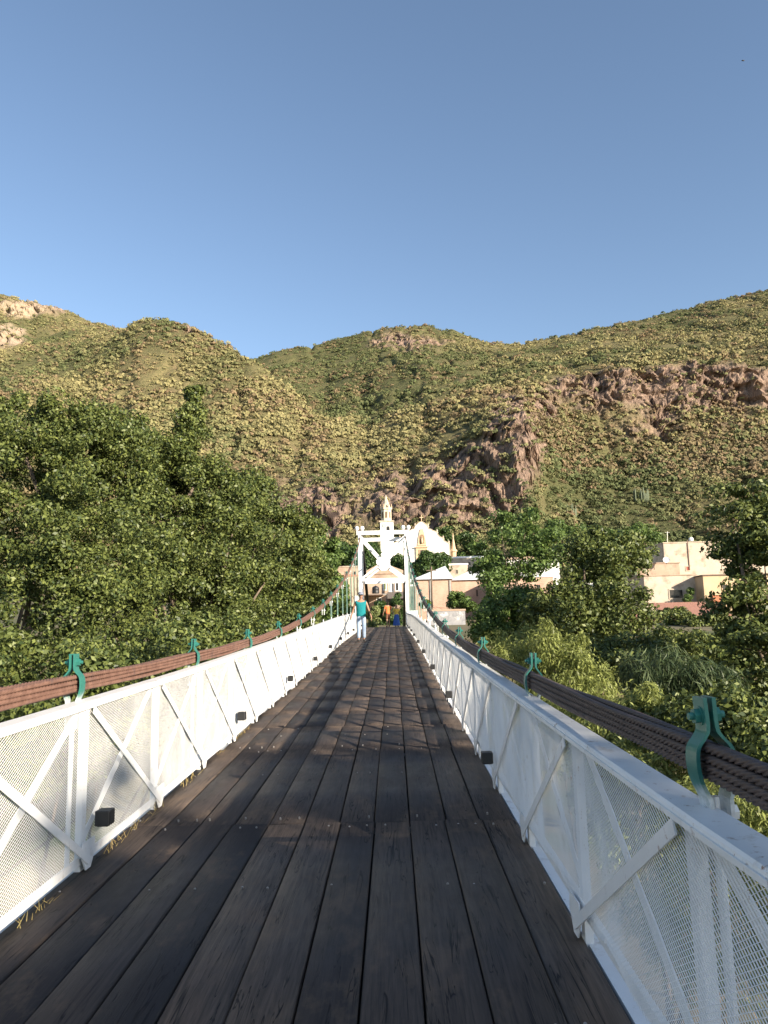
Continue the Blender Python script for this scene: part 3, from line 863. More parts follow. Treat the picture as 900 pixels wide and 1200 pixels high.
# ------------------------------------------------------------------ trees and plants
def leaf_cloud(centers, radii, counts, size, g, aspect=0.55, up=0.35, droop=0.0, shell=0.25, jitter=0.9):
    C = np.repeat(np.asarray(centers, float), counts, 0); Rr = np.repeat(np.asarray(radii, float), counts, 0)
    n = len(C)
    d = g.normal(size=(n, 3)); d /= np.linalg.norm(d, axis=1)[:, None]
    rad = g.random((n, 1)) ** shell
    P = C + d * rad * Rr
    if droop: P[:, 2] -= droop * (rad[:, 0] ** 2) * Rr[:, 2] * g.random(n)
    nrm = d * 0.9 + g.normal(size=(n, 3)) * jitter * .8 + np.array([0, 0, up]); nrm /= np.linalg.norm(nrm, axis=1)[:, None]
    a = np.cross(nrm, g.normal(size=(n, 3)))
    if droop:
        a = a * 0.35 + d * 0.5 + np.array([0, 0, -1.0]) * droop
        a = a - nrm * (a * nrm).sum(1)[:, None]
    a /= np.linalg.norm(a, axis=1)[:, None]
    b = np.cross(nrm, a)
    s = size * (0.6 + 0.8 * g.random((n, 1)))
    fold = nrm * s * 0.25
    Q = np.stack([P - a * s, P - b * s * aspect + fold, P + a * s, P + b * s * aspect + fold], 1)
    tint = np.clip(0.45 + 0.33 * g.normal(size=n), 0, 1)
    return Q.reshape(-1, 3), tint


def clumps_in(ells, n, g, rmin, rmax):
    """clump centres spread near the surface and inside a set of ellipsoids (center, radii)"""
    out = []; mn = []; vol = np.array([e[1][0] * e[1][1] * e[1][2] for e in ells]) ** 0.75
    for _ in range(n):
        e = ells[g.choice(len(ells), p=(vol + .07 * vol.max()) / (vol + .07 * vol.max()).sum())]
        d = g.normal(size=3); d /= np.linalg.norm(d)
        q = 0.35 + 0.6 * g.random() ** 0.45
        out.append(np.array(e[0]) + d * q * np.array(e[1])); mn.append(min(e[1]))
    C = np.array(out); R = np.minimum(rmin + (rmax - rmin) * g.random(n), .55 * np.array(mn) + .08)
    return C, R


def tree(name, label, cat, base, ells, mat, n_clumps, per, size, seed, group=None, r0=0.22, clr=(0.5, 1.0), flat=0.75, aspect=0.55, droop=0.0, bark=None, limbs=9, up=0.35, twig=0.0, shell=0.35):
    g = np.random.default_rng(seed)
    rt = thing(name, label, cat, tuple(base), group)
    C, R = clumps_in(ells, n_clumps, g, *clr)
    radii = np.stack([R, R, R * flat], 1)
    V, T = leaf_cloud(C, radii, per, size, g, aspect, up, droop, shell)
    np_mesh('crown', V, np.arange(len(V)).reshape(-1, 4), mat, rt, attrs={'tint': T})
    ctr = np.average([e[0] for e in ells], axis=0)
    top = float(np.quantile(C[:, 2], .72))
    m_ = MB()
    base = np.array(base, float)
    n = 7; pts = []
    for i in range(n):
        u = i / (n - 1)
        tgt = base * (1 - u) + np.array([ctr[0], ctr[1], top]) * u
        pts.append(tgt + g.normal(size=3) * np.array([.18, .18, 0]) * (u * 2))
    m_.tube(pts, [r0 * (1 - .85 * i / (n - 1)) for i in range(n)], 9)
    pick = g.permutation(n_clumps)[:limbs]
    for q in pick:
        u = .25 + .5 * g.random(); i = int(u * (n - 1)); st = pts[i]; en = C[q]
        mid = (np.array(st) + en) / 2 + g.normal(size=3) * .2 + np.array([0, 0, -.15])
        rr = r0 * (1 - .8 * u) * .55
        m_.tube([st, mid, en], [rr, rr * .6, rr * .2], 6)
    m_.build('trunk', bark or BARK, rt, smooth=True)
    return rt


def E_(px, py, Y, rx_px, rz_px, ry=None):
    """an ellipsoid of crown: middle and radii from its outline in the photograph"""
    c = at(px, py, Y)
    rx = rx_px * Y / FPX; rz = rz_px * Y / FPX
    return (tuple(c), (rx, ry or min(rx, 3.0), rz))


def gbase(x, y): return (float(x), float(y), float(ground_z(x, y)) - .15)


LEAF_DARK = leaf_mat('mesquite_leaves', (0.038, 0.060, 0.018), (0.172, 0.200, 0.050), .2)
LEAF_MID = leaf_mat('green_leaves', (0.055, 0.098, 0.026), (0.165, 0.235, 0.058), .3)
LEAF_WILLOW = leaf_mat('willow_leaves', (0.110, 0.130, 0.036), (0.36, 0.40, 0.115), .38)
LEAF_REED = leaf_mat('reed_leaves', (0.035, 0.060, 0.025), (0.10, 0.13, 0.05), .25)
LEAF_ROUND = leaf_mat('laurel_leaves', (0.028, 0.058, 0.016), (0.085, 0.135, 0.034), .2)
GL = 'dense green trees left of the bridge'
tree('mesquite_tree', 'broad tall dark green tree filling the far left of the photo behind the rusty cable', 'tree', gbase(-9.5, 17),
     [E_(-60, 590, 17, 150, 140), E_(50, 545, 18, 85, 92), E_(110, 560, 18, 70, 92), E_(150, 530, 18.5, 34, 55), E_(20, 500, 18.5, 60, 45), E_(95, 512, 18.5, 62, 50), E_(140, 530, 18.5, 34, 46), E_(110, 660, 16.5, 95, 120), E_(0, 720, 15.5, 140, 100)], LEAF_DARK, 420, 330, .042, 1, GL, .26, (.22, .55))
tree('mesquite_tree', 'tall tree left of the bridge with a narrow pointed top standing above its neighbours', 'tree', gbase(-6.6, 23),
     [E_(227, 474, 23, 10, 30, .45), E_(229, 502, 23, 19, 30, .7), E_(228, 536, 23, 34, 36, .9), E_(180, 548, 23, 34, 40, 1.0), E_(224, 572, 23, 52, 46, 1.4), E_(215, 620, 23, 85, 90), E_(165, 545, 22.5, 40, 62), E_(275, 640, 23, 60, 80), E_(210, 700, 22, 110, 90)], LEAF_DARK, 400, 280, .050, 2, GL, .28, (.22, .6))
tree('mesquite_tree', 'dark green sloping-crowned tree between the pointed tree and the pale green one', 'tree', gbase(-5.6, 29),
     [E_(315, 640, 29, 60, 66), E_(285, 590, 29, 36, 48), E_(345, 690, 28, 50, 60), E_(350, 620, 29, 30, 30), E_(270, 710, 28, 70, 70)], LEAF_DARK, 280, 250, .058, 3, GL, .24, (.25, .65))
tree('mesquite_tree', 'lighter fresh green tree just left of the white tower', 'tree', gbase(-5.2, 37),
     [E_(362, 660, 37, 34, 44), E_(340, 690, 36, 34, 40), E_(378, 700, 37, 22, 34), E_(385, 650, 38, 14, 20)], LEAF_MID, 100, 280, .085, 4, GL, .2, (.35, .8))
tree('riverside_shrub', 'low leafy shrub beneath the near end of the rusty left cable', 'shrub', gbase(-5.4, 9.5),
     [E_(40, 830, 9.2, 130, 90, 1.6), E_(-90, 800, 9.0, 110, 110, 1.6), E_(170, 800, 10.5, 90, 70, 1.6)], LEAF_DARK, 170, 280, .034, 5, GL, .12, (.18, .42))
tree('riverside_shrub', 'leafy shrub beside the middle of the left railing, below the cable', 'shrub', gbase(-5.3, 15),
     [E_(230, 770, 15, 80, 50, 1.6), E_(285, 760, 18, 50, 40, 1.2), E_(335, 740, 22, 36, 32, 1.0)], LEAF_DARK, 130, 260, .044, 6, GL, .12, (.2, .45))

GRt = 'trees and bushes right of the bridge'
tree('ash_tree', 'feathery green tree in the middle of the right side, in front of the brick house', 'tree', gbase(7.6, 46),
     [E_(600, 655, 46, 48, 56), E_(575, 690, 45, 34, 40), E_(630, 640, 46, 34, 42), E_(610, 610, 46, 26, 16)], LEAF_MID, 85, 170, .10, 11, GRt, .22, (.4, 1.1), .5, shell=.45)
tree('mesquite_tree', 'large dark green tree right of the bridge with a round crown before the cream houses', 'tree', gbase(9.2, 36),
     [E_(690, 690, 36, 50, 66), E_(660, 730, 35, 46, 50), E_(725, 725, 35, 38, 60), E_(700, 650, 37, 40, 32), E_(735, 650, 37, 26, 22)], LEAF_DARK, 150, 240, .088, 12, GRt, .28, (.4, 1.0))
tree('guava_tree', 'small bright yellow-green round tree beside the bend of the right cable', 'tree', gbase(6.9, 40),
     [E_(605, 725, 40, 40, 36), E_(580, 735, 39, 26, 26), E_(628, 712, 41, 26, 22)], LEAF_MID, 80, 260, .085, 13, GRt, .16, (.35, .8))
tree('mesquite_tree', 'dark tall tree at the right edge of the photo overlapping the cream house', 'tree', gbase(13.2, 26),
     [E_(868, 620, 26, 36, 58), E_(905, 680, 25.5, 50, 80), E_(870, 720, 25, 40, 40), E_(925, 600, 26, 50, 60), E_(900, 780, 24, 60, 60), E_(845, 790, 24, 34, 40)], LEAF_DARK, 230, 150, .078, 14, GRt, .26, (.25, .65), .6, shell=.4)
tree('willow_bush', 'sunlit yellow-green willow bush under the middle of the right cable', 'bush', gbase(5.6, 25),
     [E_(650, 785, 25, 40, 46), E_(622, 778, 26, 34, 36), E_(690, 806, 24, 40, 40), E_(640, 745, 25, 12, 22, .5), E_(675, 760, 25, 12, 20, .5), E_(660, 850, 22, 60, 50)], LEAF_WILLOW, 130, 240, .074, 15, GRt, .1, (.25, .7), 1.0, .24, .7)
tree('willow_bush', 'yellow-green willow bush with a pointed tip close to the nearest green clamp', 'bush', gbase(5.0, 15.5),
     [E_(754, 815, 15.5, 12, 30, .4), E_(752, 850, 15.5, 30, 36, 1), E_(720, 885, 15, 50, 40), E_(790, 890, 14.5, 56, 50), E_(830, 880, 14.5, 40, 40), E_(760, 940, 13.5, 80, 60), E_(700, 880, 15, 36, 36)], LEAF_WILLOW, 130, 240, .058, 16, GRt, .09, (.2, .55), 1.0, .24, .7)
tree('willow_bush', 'lowest willow bush behind the right railing at the bottom right corner', 'bush', gbase(4.6, 9.2),
     [E_(890, 960, 9.4, 90, 46), E_(820, 970, 9.8, 60, 50), E_(960, 1010, 9.0, 110, 80), E_(850, 1060, 9, 120, 80)], LEAF_WILLOW, 120, 260, .044, 17, GRt, .07, (.16, .42), 1.0, .24, .7)
tree('willow_bush', 'small willow bush beside the far half of the right railing', 'bush', gbase(4.4, 32),
     [E_(585, 770, 32, 36, 24), E_(615, 758, 33, 30, 22), E_(562, 768, 34, 18, 14)], LEAF_WILLOW, 60, 220, .085, 18, GRt, .08, (.3, .65), 1.0, .24, .6)
tree('giant_reed', 'arching dark green reeds between the willow bush and the dark tree on the right', 'reeds', gbase(7.0, 18.5),
     [E_(800, 800, 18, 48, 30), E_(775, 790, 18, 40, 26), E_(830, 815, 17.5, 40, 30)], LEAF_REED, 60, 160, .17, 19, GRt, .06, (.3, .7), 1.0, .07, 1.0)
tree('riverside_shrub', 'deep green shrub in the shade below the dark tree at the right edge', 'shrub', gbase(7.4, 13.5),
     [E_(850, 850, 13.5, 70, 40), E_(900, 900, 12, 60, 50), E_(800, 850, 15, 50, 30)], LEAF_DARK, 80, 200, .055, 20, GRt, .1, (.25, .55))
tree('riverside_shrub', 'shaded shrub at the foot of the large dark tree on the right', 'shrub', gbase(8.6, 29),
     [E_(740, 780, 28, 50, 34), E_(700, 770, 29, 44, 26), E_(790, 765, 30, 44, 26)], LEAF_DARK, 70, 200, .08, 21, GRt, .1, (.4, .8))
tree('riverside_shrub', 'wide dark shrub between the large dark tree and the dark tree at the right edge', 'shrub', gbase(17, 44),
     [E_(800, 756, 44, 44, 20, 2), E_(845, 758, 43, 44, 22, 2), E_(765, 765, 44, 34, 20, 2), E_(880, 760, 42, 40, 26, 2)], LEAF_DARK, 110, 150, .1, 47, GRt, .12, (.35, .8))
tree('laurel_tree', 'round clipped dark green tree in front of the church gable', 'tree', (3.9, 118, 3.4),
     [E_(506, 661, 118, 19, 17), E_(495, 668, 118, 11, 12), E_(518, 667, 118, 10, 11)], LEAF_ROUND, 55, 260, .2, 22, None, .3, (.7, 1.3))
tree('laurel_tree', 'dark tree rising behind the right side of the church gable', 'tree', (20, 250, 14),
     [E_(540, 640, 250, 20, 22, 5), E_(560, 650, 252, 18, 18, 5), E_(520, 628, 256, 14, 12, 5), E_(575, 655, 250, 14, 14, 5)], LEAF_ROUND, 80, 160, .36, 23, None, .4, (1.2, 2.4))
tree('laurel_tree', 'dark trees beside the church tower above the tan house left of the bridge', 'tree', (-11, 160, 8),
     [E_(412, 655, 160, 18, 16, 3), E_(398, 648, 165, 14, 18, 3), E_(430, 650, 170, 14, 14, 3)], LEAF_ROUND, 60, 160, .26, 24, None, .3, (.8, 1.7))
tree('laurel_tree', 'leafy green tree behind the cream houses at the right', 'tree', (27, 120, 3),
     [E_(700, 640, 110, 30, 18, 3), E_(745, 632, 112, 26, 18, 3), E_(660, 625, 118, 26, 18, 3), E_(610, 620, 120, 30, 18, 3)], LEAF_MID, 80, 170, .2, 25, None, .3, (.7, 1.5))
# the tall trees behind the photographer on the right bank that shade the near deck
GS = 'trees on the near bank behind the camera'
tree('shade_tree', 'tall dense tree on the near bank that shades the front of the deck', 'tree', gbase(18.5, -15.5),
     [((19.0, -9.6, 4.6), (3.0, 2.4, 3.4)), ((16.2, -11.5, 3.6), (2.0, 3.4, 3.0)), ((18.0, -14.5, 3.6), (3.0, 3.0, 3.6)), ((18.3, -18, 3.2), (3.2, 3.5, 4.0)), ((18.3, -12.5, 0.5), (3.2, 3.4, 4.0)), ((18.3, -17, -1), (3.4, 5.0, 4.0))], LEAF_DARK, 520, 200, .2, 31, GS, .4, (.8, 1.5))
tree('shade_tree', 'second dense tree on the near bank farther back along the river', 'tree', gbase(20, -25),
     [((20, -25, 3), (4.5, 5.5, 5.5)), ((20, -24, -1), (4.5, 5.5, 5))], LEAF_DARK, 130, 110, .18, 32, GS, .4, (.9, 1.6))

# organ cacti on the slope
CACT = surf('cactus_skin', (0.10, 0.13, 0.075), (0.14, 0.16, 0.10), 3, .8, .2, .02)
for (px, py, Y, n, lab) in ((750, 588, 372, 16, 'grey-green organ cactus clump on the slope above the cream house'),
                            (672, 608, 345, 11, 'smaller organ cactus clump on the slope left of the big one'),
                            (870, 600, 360, 10, 'organ cactus clump low on the slope at the right edge')):
    best = None
    ppx, ppy = toPx(HV.reshape(-1, 3)); q = np.argmin((ppx - px) ** 2 + (ppy - py) ** 2 + ((HV[..., 1].ravel() - Y) / 30) ** 2)
    c = HV.reshape(-1, 3)[q]
    rt = thing('organ_cactus', lab, 'cactus', tuple(c), 'organ cacti on the hillside')
    for i in range(n):
        a = random.uniform(0, 2 * PI); d = random.uniform(.3, 3.6); h = random.uniform(4, 7.5)
        b0 = Vector(c) + Vector((math.cos(a) * d * 1.2, math.sin(a) * d * .5 - 1.5, .0))
        MB().tube([b0 * .7 + Vector(c) * .3 - Vector((0, 0, .6)), b0 + Vector((0, 0, 1)), b0 + Vector((0, 0, h * .7)), b0 + Vector((random.uniform(-.2, .2), 0, h))], [.25, .32, .34, .16], 8).build('stem', CACT, rt, smooth=True)


# ------------------------------------------------------------------ buildings
def wallbox(mb, p0, p1): return mb.box(p0, p1)


def window(parent, x0, x1, z0, z1, y, frame_m, pane_m, proud=.05, fw=.09, name='window'):
    f = MB()
    f.box((x0, y - proud, z0), (x0 + fw, y + .02, z1)); f.box((x1 - fw, y - proud, z0), (x1, y + .02, z1))
    f.box((x0 + fw, y - proud, z1 - fw), (x1 - fw, y + .02, z1)); f.box((x0 + fw, y - proud, z0), (x1 - fw, y + .02, z0 + fw))
    o = f.build(name, frame_m, parent)
    MB().box((x0 + fw + .002, y - .012, z0 + fw + .002), (x1 - fw - .002, y + .01, z1 - fw - .002)).build('pane', pane_m, o)
    return o


def pxbox(px0, px1, py0, py1, Y):
    a = at(px0, py1, Y); b = at(px1, py0, Y)
    return a[0], b[0], a[2], b[2]


def house(name, label, px0, px1, pyt, pyb, Y, depth, mat, wins=(), coping=None, down=2.0, cat='house', fr=None, cop_h=.14):
    x0, x1, z0, z1 = pxbox(px0, px1, pyt, pyb, Y)
    rt = thing(name, label, cat, ((x0 + x1) / 2, Y, z0))
    MB().box((x0, Y, z0 - down), (x1, Y + depth, z1)).build('wall', mat, rt)
    if coping:
        MB().box((x0 - .08, Y - .08, z1 + .002), (x1 + .08, Y + depth + .08, z1 + cop_h)).build('roof', coping, rt)
    for wv in wins:
        a, b, c, d = pxbox(wv[0], wv[1], wv[2], wv[3], Y)
        window(rt, a, b, c, d, Y, fr or mat, wv[4] if len(wv) > 4 else DARKGLASS, name=wv[5] if len(wv) > 5 else 'window')
    return rt


# church
CY = 240.0
ch = thing('church', 'white church with a scalloped front gable and a slim bell tower below the cliffs', 'church', tuple(at(490, 680, CY)))
apx = 494
out = [(0, 611.8), (2.5, 612.5), (4.5, 614.5), (7.2, 616.6), (8.4, 620.2), (11, 620.6), (13.5, 622.2), (17.6, 623.6), (19.3, 627.2), (22, 629.6), (25, 630.8), (26.2, 634), (29, 635.4), (32, 636.8), (33, 640), (33.5, 652), (34, 690)]
ol = [(apx + a, b) for a, b in out] + [(apx - a, b) for a, b in reversed(out[1:])]
pts = [(at(a, b, CY)[0], at(a, b, CY)[2]) for a, b in ol]
MB().prism(pts, CY, CY + 1.6).build('facade', PLASTER_WHITE, ch)
# scalloped coping
tr = MB()
up_pts = [at(apx + a, b, CY) for a, b in out[:-1]]; lf_pts = [at(apx - a, b, CY) for a, b in out[:-1]]
for L_ in (up_pts, lf_pts):
    for p, q in zip(L_[:-1], L_[1:]):
        tr.bar(p + np.array([0, .8, .1]), q + np.array([0, .8, .1]), 1.8, .28, (0, 0, 1))
tr.build('coping', PLASTER_CREAM, ch)
for dx, py in ((-7.6, 617), (7.6, 617), (-18.2, 624), (18.2, 624), (25.4, 631.5), (-25.4, 631.5), (32, 637.2)):
    p = at(apx + dx, py, CY + .6)
    MB().lathe(p, [(.35, -.3), (.35, .1), (.15, .3), (.32, .6), (.12, .9), (.03, 1.2)], 10).build('finial', PLASTER_CREAM, ch, smooth=True)
p = at(apx, 612, CY + .6); MB().box(p + np.array([-.12, -.1, 0]), p + np.array([.12, .1, 2.4])).box(p + np.array([-.6, -.1, 1.4]), p + np.array([-.121, .1, 1.65])).box(p + np.array([.121, -.1, 1.4]), p + np.array([.6, .1, 1.65])).build('cross', STONE_OCHRE, ch)
x0, x1, z0, z1 = pxbox(488, 500.5, 640, 668, CY)
MB().box((x0, CY - .5, z0), (x1, CY - .003, z1)).build('portal', STONE_OCHRE, ch)
x0, x1, z0, z1 = pxbox(490, 498.5, 640.5, 642, CY); MB().box((x0 - 1.2, CY - .9, z0), (x1 + 1.2, CY - .504, z1)).build('cornice', STONE_OCHRE, ch)
x0, x1, z0, z1 = pxbox(491, 497.5, 620, 639.5, CY)
xm_ = (x0 + x1) / 2; w_ = (x1 - x0) / 2
o_ = [(x0 - .5, z0), (x1 + .5, z0), (x1 + .3, z0 + .35 * (z1 - z0)), (x1 - .1, z0 + .7 * (z1 - z0)), (xm_ + .5, z1), (xm_ - .5, z1), (x0 + .1, z0 + .7 * (z1 - z0)), (x0 - .3, z0 + .35 * (z1 - z0))]
MB().prism(o_, CY - .35, CY - .003).build('niche_surround', STONE_OCHRE, ch)
nh = [(xm_ + .75 * math.cos(a), z0 + 2.6 + .9 * math.sin(a)) for a in np.linspace(0, PI, 9)] + [(xm_ - .75, z0 + .6), (xm_ + .75, z0 + .6)]
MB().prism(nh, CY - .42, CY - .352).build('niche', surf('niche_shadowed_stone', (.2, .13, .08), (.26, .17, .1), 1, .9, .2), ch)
MB().lathe((xm_, CY - .6, z0 + .65), [(.3, 0), (.35, .8), (.25, 1.5), (.12, 1.7), (.17, 2.0), (.02, 2.2)], 10).build('statue', STONE_OCHRE, ch, smooth=True)
x0, x1, z0, z1 = pxbox(491.5, 497, 644, 650, CY); window(ch, x0, x1, z0, z1, CY - .5, STONE_OCHRE, DARKGLASS, .25, .25)
for px in (507, 519):
    x0, x1, z0, z1 = pxbox(px - 3.5, px + 3.5, 646, 660, CY)
    if px == 519:
        a_ = [((x0 + x1) / 2 + .95 * math.cos(a), z1 - .95 + .95 * math.sin(a)) for a in np.linspace(0, PI, 11)] + [(x0, z0), (x1, z0)]
        MB().prism(a_, CY - .12, CY - .003).build('blind_arch', PLASTER_PEACH, ch)
# nave and side roofs
x0, x1, z0, z1 = pxbox(464, 526, 662, 690, CY + 1.7); MB().box((x0, CY + 1.61, z0 - 4), (x1, CY + 34, z1)).build('nave', PLASTER_CREAM, ch)
# pinnacle tower on the right shoulder
p = at(531.8, 655, CY + 1.2)
MB().lathe(p, [(1.0, -9), (1.0, .2), (1.25, .3), (1.25, .7), (.8, .8), (.9, 2.2), (1.2, 2.3), (1.15, 2.7), (.7, 3.2), (.45, 5), (.2, 6.6), (.28, 6.9), (.05, 8.2)], 10).build('pinnacle', STONE_OCHRE, ch)
# bell tower
bt = bpy.data.objects.new('bell_tower', None); COL.objects.link(bt); bt.parent = ch; bt.matrix_parent_inverse = Matrix.Translation(-Vector(ch.location))
x0, x1, z0, z1 = pxbox(447.3, 461, 611.5, 690, CY - 1)
MB().box((x0, CY - 1, z0 - 4), (x1, CY + 2.8, z1)).build('tower_shaft', PLASTER_WHITE, bt)
MB().box((x0 - .3, CY - 1.3, z1 + .002), (x1 + .3, CY + 3.1, z1 + .45)).build('cornice', PLASTER_CREAM, bt)
xc_ = (x0 + x1) / 2 - .15; zt_ = z1 + .45; yc_ = CY + .9
hb_ = (611.5 - 594) * CY / FPX - .5
MB().lathe((xc_, yc_, zt_), [(1.75, 0.002), (1.75, hb_ - .5), (2.05, hb_ - .45), (2.05, hb_)], 8, PI / 8).build('belfry', surf('belfry_plaster', (.62, .56, .44), (.5, .42, .3), .8, .9, .2), bt)
for k in range(8):
    a = PI / 8 + k * PI / 4 + PI / 8
    if math.sin(a) > .4: continue
    d_ = Vector((math.cos(a), math.sin(a), 0)); tdir = Vector((-d_.y, d_.x, 0)); rr = 1.75 * math.cos(PI / 8) + .03
    o2 = [(.34 * math.cos(q), hb_ * .62 + .34 * math.sin(q)) for q in np.linspace(0, PI, 8)] + [(-.34, hb_ * .22), (.34, hb_ * .22)]
    vs = [Vector((xc_, yc_, zt_)) + d_ * rr + tdir * u + Vector((0, 0, v)) for u, v in o2] + [Vector((xc_, yc_, zt_)) + d_ * (rr - .1) + tdir * u + Vector((0, 0, v)) for u, v in o2]
    n = len(o2)
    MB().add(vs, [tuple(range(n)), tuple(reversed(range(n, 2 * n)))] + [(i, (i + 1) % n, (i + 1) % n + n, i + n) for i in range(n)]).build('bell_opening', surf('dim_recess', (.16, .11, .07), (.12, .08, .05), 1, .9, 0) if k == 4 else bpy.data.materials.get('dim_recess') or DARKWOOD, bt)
for k in range(8):
    a = k * PI / 4 + PI / 8
    MB().lathe((xc_ + 1.85 * math.cos(a), yc_ + 1.85 * math.sin(a), zt_ + hb_ + .002), [(.22, 0), (.22, .5), (.1, .6), (.16, .85), (.02, 1.3)], 8).build('finial', STONE_OCHRE, bt)
MB().lathe((xc_, yc_, zt_ + hb_ + .002), [(1.5, 0), (1.4, .5), (.75, 2.3), (.28, 3.7), (.16, 3.9), (.22, 4.1), (.03, 4.5)], 8, PI / 8).build('spire', PLASTER_CREAM, bt)
MB().bar((xc_, yc_, zt_ + hb_ + 4.3), (xc_, yc_, zt_ + hb_ + 6.4), .12, .12, (0, 1, 0)).bar((xc_ - .5, yc_, zt_ + hb_ + 5.7), (xc_ + .5, yc_, zt_ + hb_ + 5.7), .11, .11).build('cross', BLACKP, bt)
c1 = at(450.8, 615.5, CY - 1); ck = MB()
ck.tube([c1 + np.array([0, -.18, 0]), c1 + np.array([0, -.003, 0])], .72, 20)
ck.build('clock_face', surf('grey_clock', (.3, .34, .32), (.42, .45, .43), 3, .6, .05), bt)
x0, x1, z0, z1 = pxbox(453, 456.6, 616.5, 622, CY - 1)
a_ = [((x0 + x1) / 2 + (x1 - x0) / 2 * math.cos(a), z1 - .5 + .5 * math.sin(a)) for a in np.linspace(0, PI, 9)] + [(x0, z0), (x1, z0)]
MB().prism(a_, CY - 1.08, CY - 1.003).build('arched_opening', DARKGLASS, bt)

# houses at the far end of the bridge
h = house('peach_house', 'peach house with a low gable straight behind the bridge tower', 424, 480, 672, 712, 88, 9, PLASTER_PEACH,
          [(455.5, 461, 681, 694, DARKWOOD, 'door'), (463, 467.5, 682, 693), (449, 453, 682, 692, surf('green_shutter', (.2, .25, .1), (.28, .3, .14), 3, .7, .1), 'shutter')], None, fr=PLASTER_WHITE)
x0, x1, z0, z1 = pxbox(424, 480, 672, 712, 88); xm_ = (x0 + x1) / 2 - .4
MB().prism([(x0 - .2, z1 + .004), (x1 + .2, z1 + .004), (xm_, z1 + 1.35)], 87.9, 97).build('roof', PLASTER_PEACH, h)
for px in (457, 468): 
    x0, x1, z0, z1 = pxbox(px, px + 1.8, 680, 695, 87.2); MB().lathe(((x0 + x1) / 2, 87.2, z0), [(.12, 0), (.12, z1 - z0)], 10).build('column', WHITE, h)
bx = pxbox(454, 477, 693, 701.5, 86.4); MB().box((bx[0], 86.4, bx[2]), (bx[1], 87.8, bx[3] - .02)).build('balcony', surf('dark_railing', (.09, .075, .07), (.14, .115, .1), 6, .8, .2), h)
h = house('ochre_house', 'low peach house with a flat dark awning below the water tank', 425, 452, 697, 722, 80, 5, PLASTER_PEACH, [(441, 447.5, 700, 707, DARKGLASS)], CONCRETE, fr=PLASTER_WHITE, cop_h=.1)
bx = pxbox(423, 449, 696.3, 698.2, 78.6); MB().box((bx[0], 78.6, bx[2]), (bx[1], 79.9, bx[3])).build('awning', DARKWOOD, h)
tk = thing('water_tank', 'black domed plastic water tank on the roof of the low peach house', 'water tank', tuple(at(440.3, 695.5, 81.5)))
p = at(440.3, 695.6, 81.5); MB().lathe(p, [(.36, 0), (.37, .05), (.37, .3), (.355, .32), (.37, .34), (.37, .58), (.33, .68), (.2, .76), (.1, .78), (.1, .83), (.02, .84)], 20).build('tank_body', BLACKP, tk, smooth=True)
h = house('tan_house', 'tan house with upright ribbed wall panels left of the bridge tower', 396, 423, 675, 725, 72, 7, PLASTER_TAN, [], ROOF_RED)
for k in range(7):
    a = at(397 + k * 3.7, 676, 72); MB().box((a[0], 71.9, a[2] - 3.8), (a[0] + .1, 71.997, a[2])).build('wall_rib', PLASTER_CREAM, h)
house('peach_house', 'far peach house with a red wall patch high behind the left tower leg', 392, 424, 664, 700, 112, 9, PLASTER_PEACH, [(414, 418, 669, 675), (404, 408, 669, 675)], PLASTER_CREAM)
tree('laurel_tree', 'dark tree between the church tower and the left tower leg', 'tree', (-6, 150, 7),
     [E_(434, 655, 150, 12, 20, 2), E_(427, 665, 148, 12, 14, 2), E_(440, 662, 150, 8, 14, 2)], LEAF_ROUND, 60, 150, .24, 26, None, .3, (.7, 1.4))
tree('laurel_tree', 'dark tree low in front of the church facade behind the tower braces', 'tree', (1.5, 140, 6),
     [E_(468, 664, 140, 9, 13, 2), E_(475, 668, 138, 9, 11, 2), E_(462, 670, 140, 7, 9, 2)], LEAF_ROUND, 50, 150, .22, 27, None, .3, (.6, 1.2))
h = house('brick_house', 'brick house under a white sheet roof right of the bridge tower', 487, 529, 678.5, 714, 74, 8, BRICK, [], None)
x0, x1, z0, z1 = pxbox(487, 529, 678.5, 714, 74)
xa = at(525, 661, 74)
MB().add([(x0 - .3, 73.7, z1 + .01), (x1 + .2, 73.7, z1 + .01), (x1 + .2, 82, z1 + .02), (x0 - .3, 82, z1 + .02), (xa[0], 78, xa[2] + .15)], [(0, 1, 4), (1, 2, 4), (2, 3, 4), (3, 0, 4), (3, 2, 1, 0)]).build('roof', ROOF_WHITE, h)
for px in (504.5, 527.5):
    a = at(px, 680, 74); MB().box((a[0] - .09, 73.9, a[2] - 3), (a[0] + .09, 73.996, a[2])).build('pillar', CONCRETE, h)
x0, x1, z0, z1 = pxbox(489, 505, 700, 715, 73.6); 
h = house('brick_house', 'long brick house with a low white roof behind the feathery tree', 530.5, 585, 679, 712, 76, 7, BRICK, [(557, 561, 690, 700, DARKWOOD, 'door')], None)
x0, x1, z0, z1 = pxbox(530.5, 585, 679, 712, 76); xa = at(558, 669, 80)
MB().add([(x0 - .2, 75.7, z1 + .01), (x1 + .3, 75.7, z1 + .01), (x1 + .3, 83, z1 + .02), (x0 - .2, 83, z1 + .02), (x0 + 2.2, 79.5, xa[2]), (x1 - 1, 79.5, xa[2])], [(0, 1, 5, 4), (1, 2, 5), (2, 3, 4, 5), (3, 0, 4), (3, 2, 1, 0)]).build('roof', ROOF_WHITE, h)
house('cream_house', 'cream flat-roofed house stepping up behind the white roofs near the church', 530, 566, 653.5, 690, 130, 10, PLASTER_CREAM, [(548, 552, 658, 663)], ROOF_WHITE, cop_h=.3)
house('cream_house', 'low cream wall in front of the church pinnacle', 527, 548, 662, 690, 118, 6, PLASTER_CREAM, [(534, 537, 667, 673)], PLASTER_WHITE, cop_h=.25)
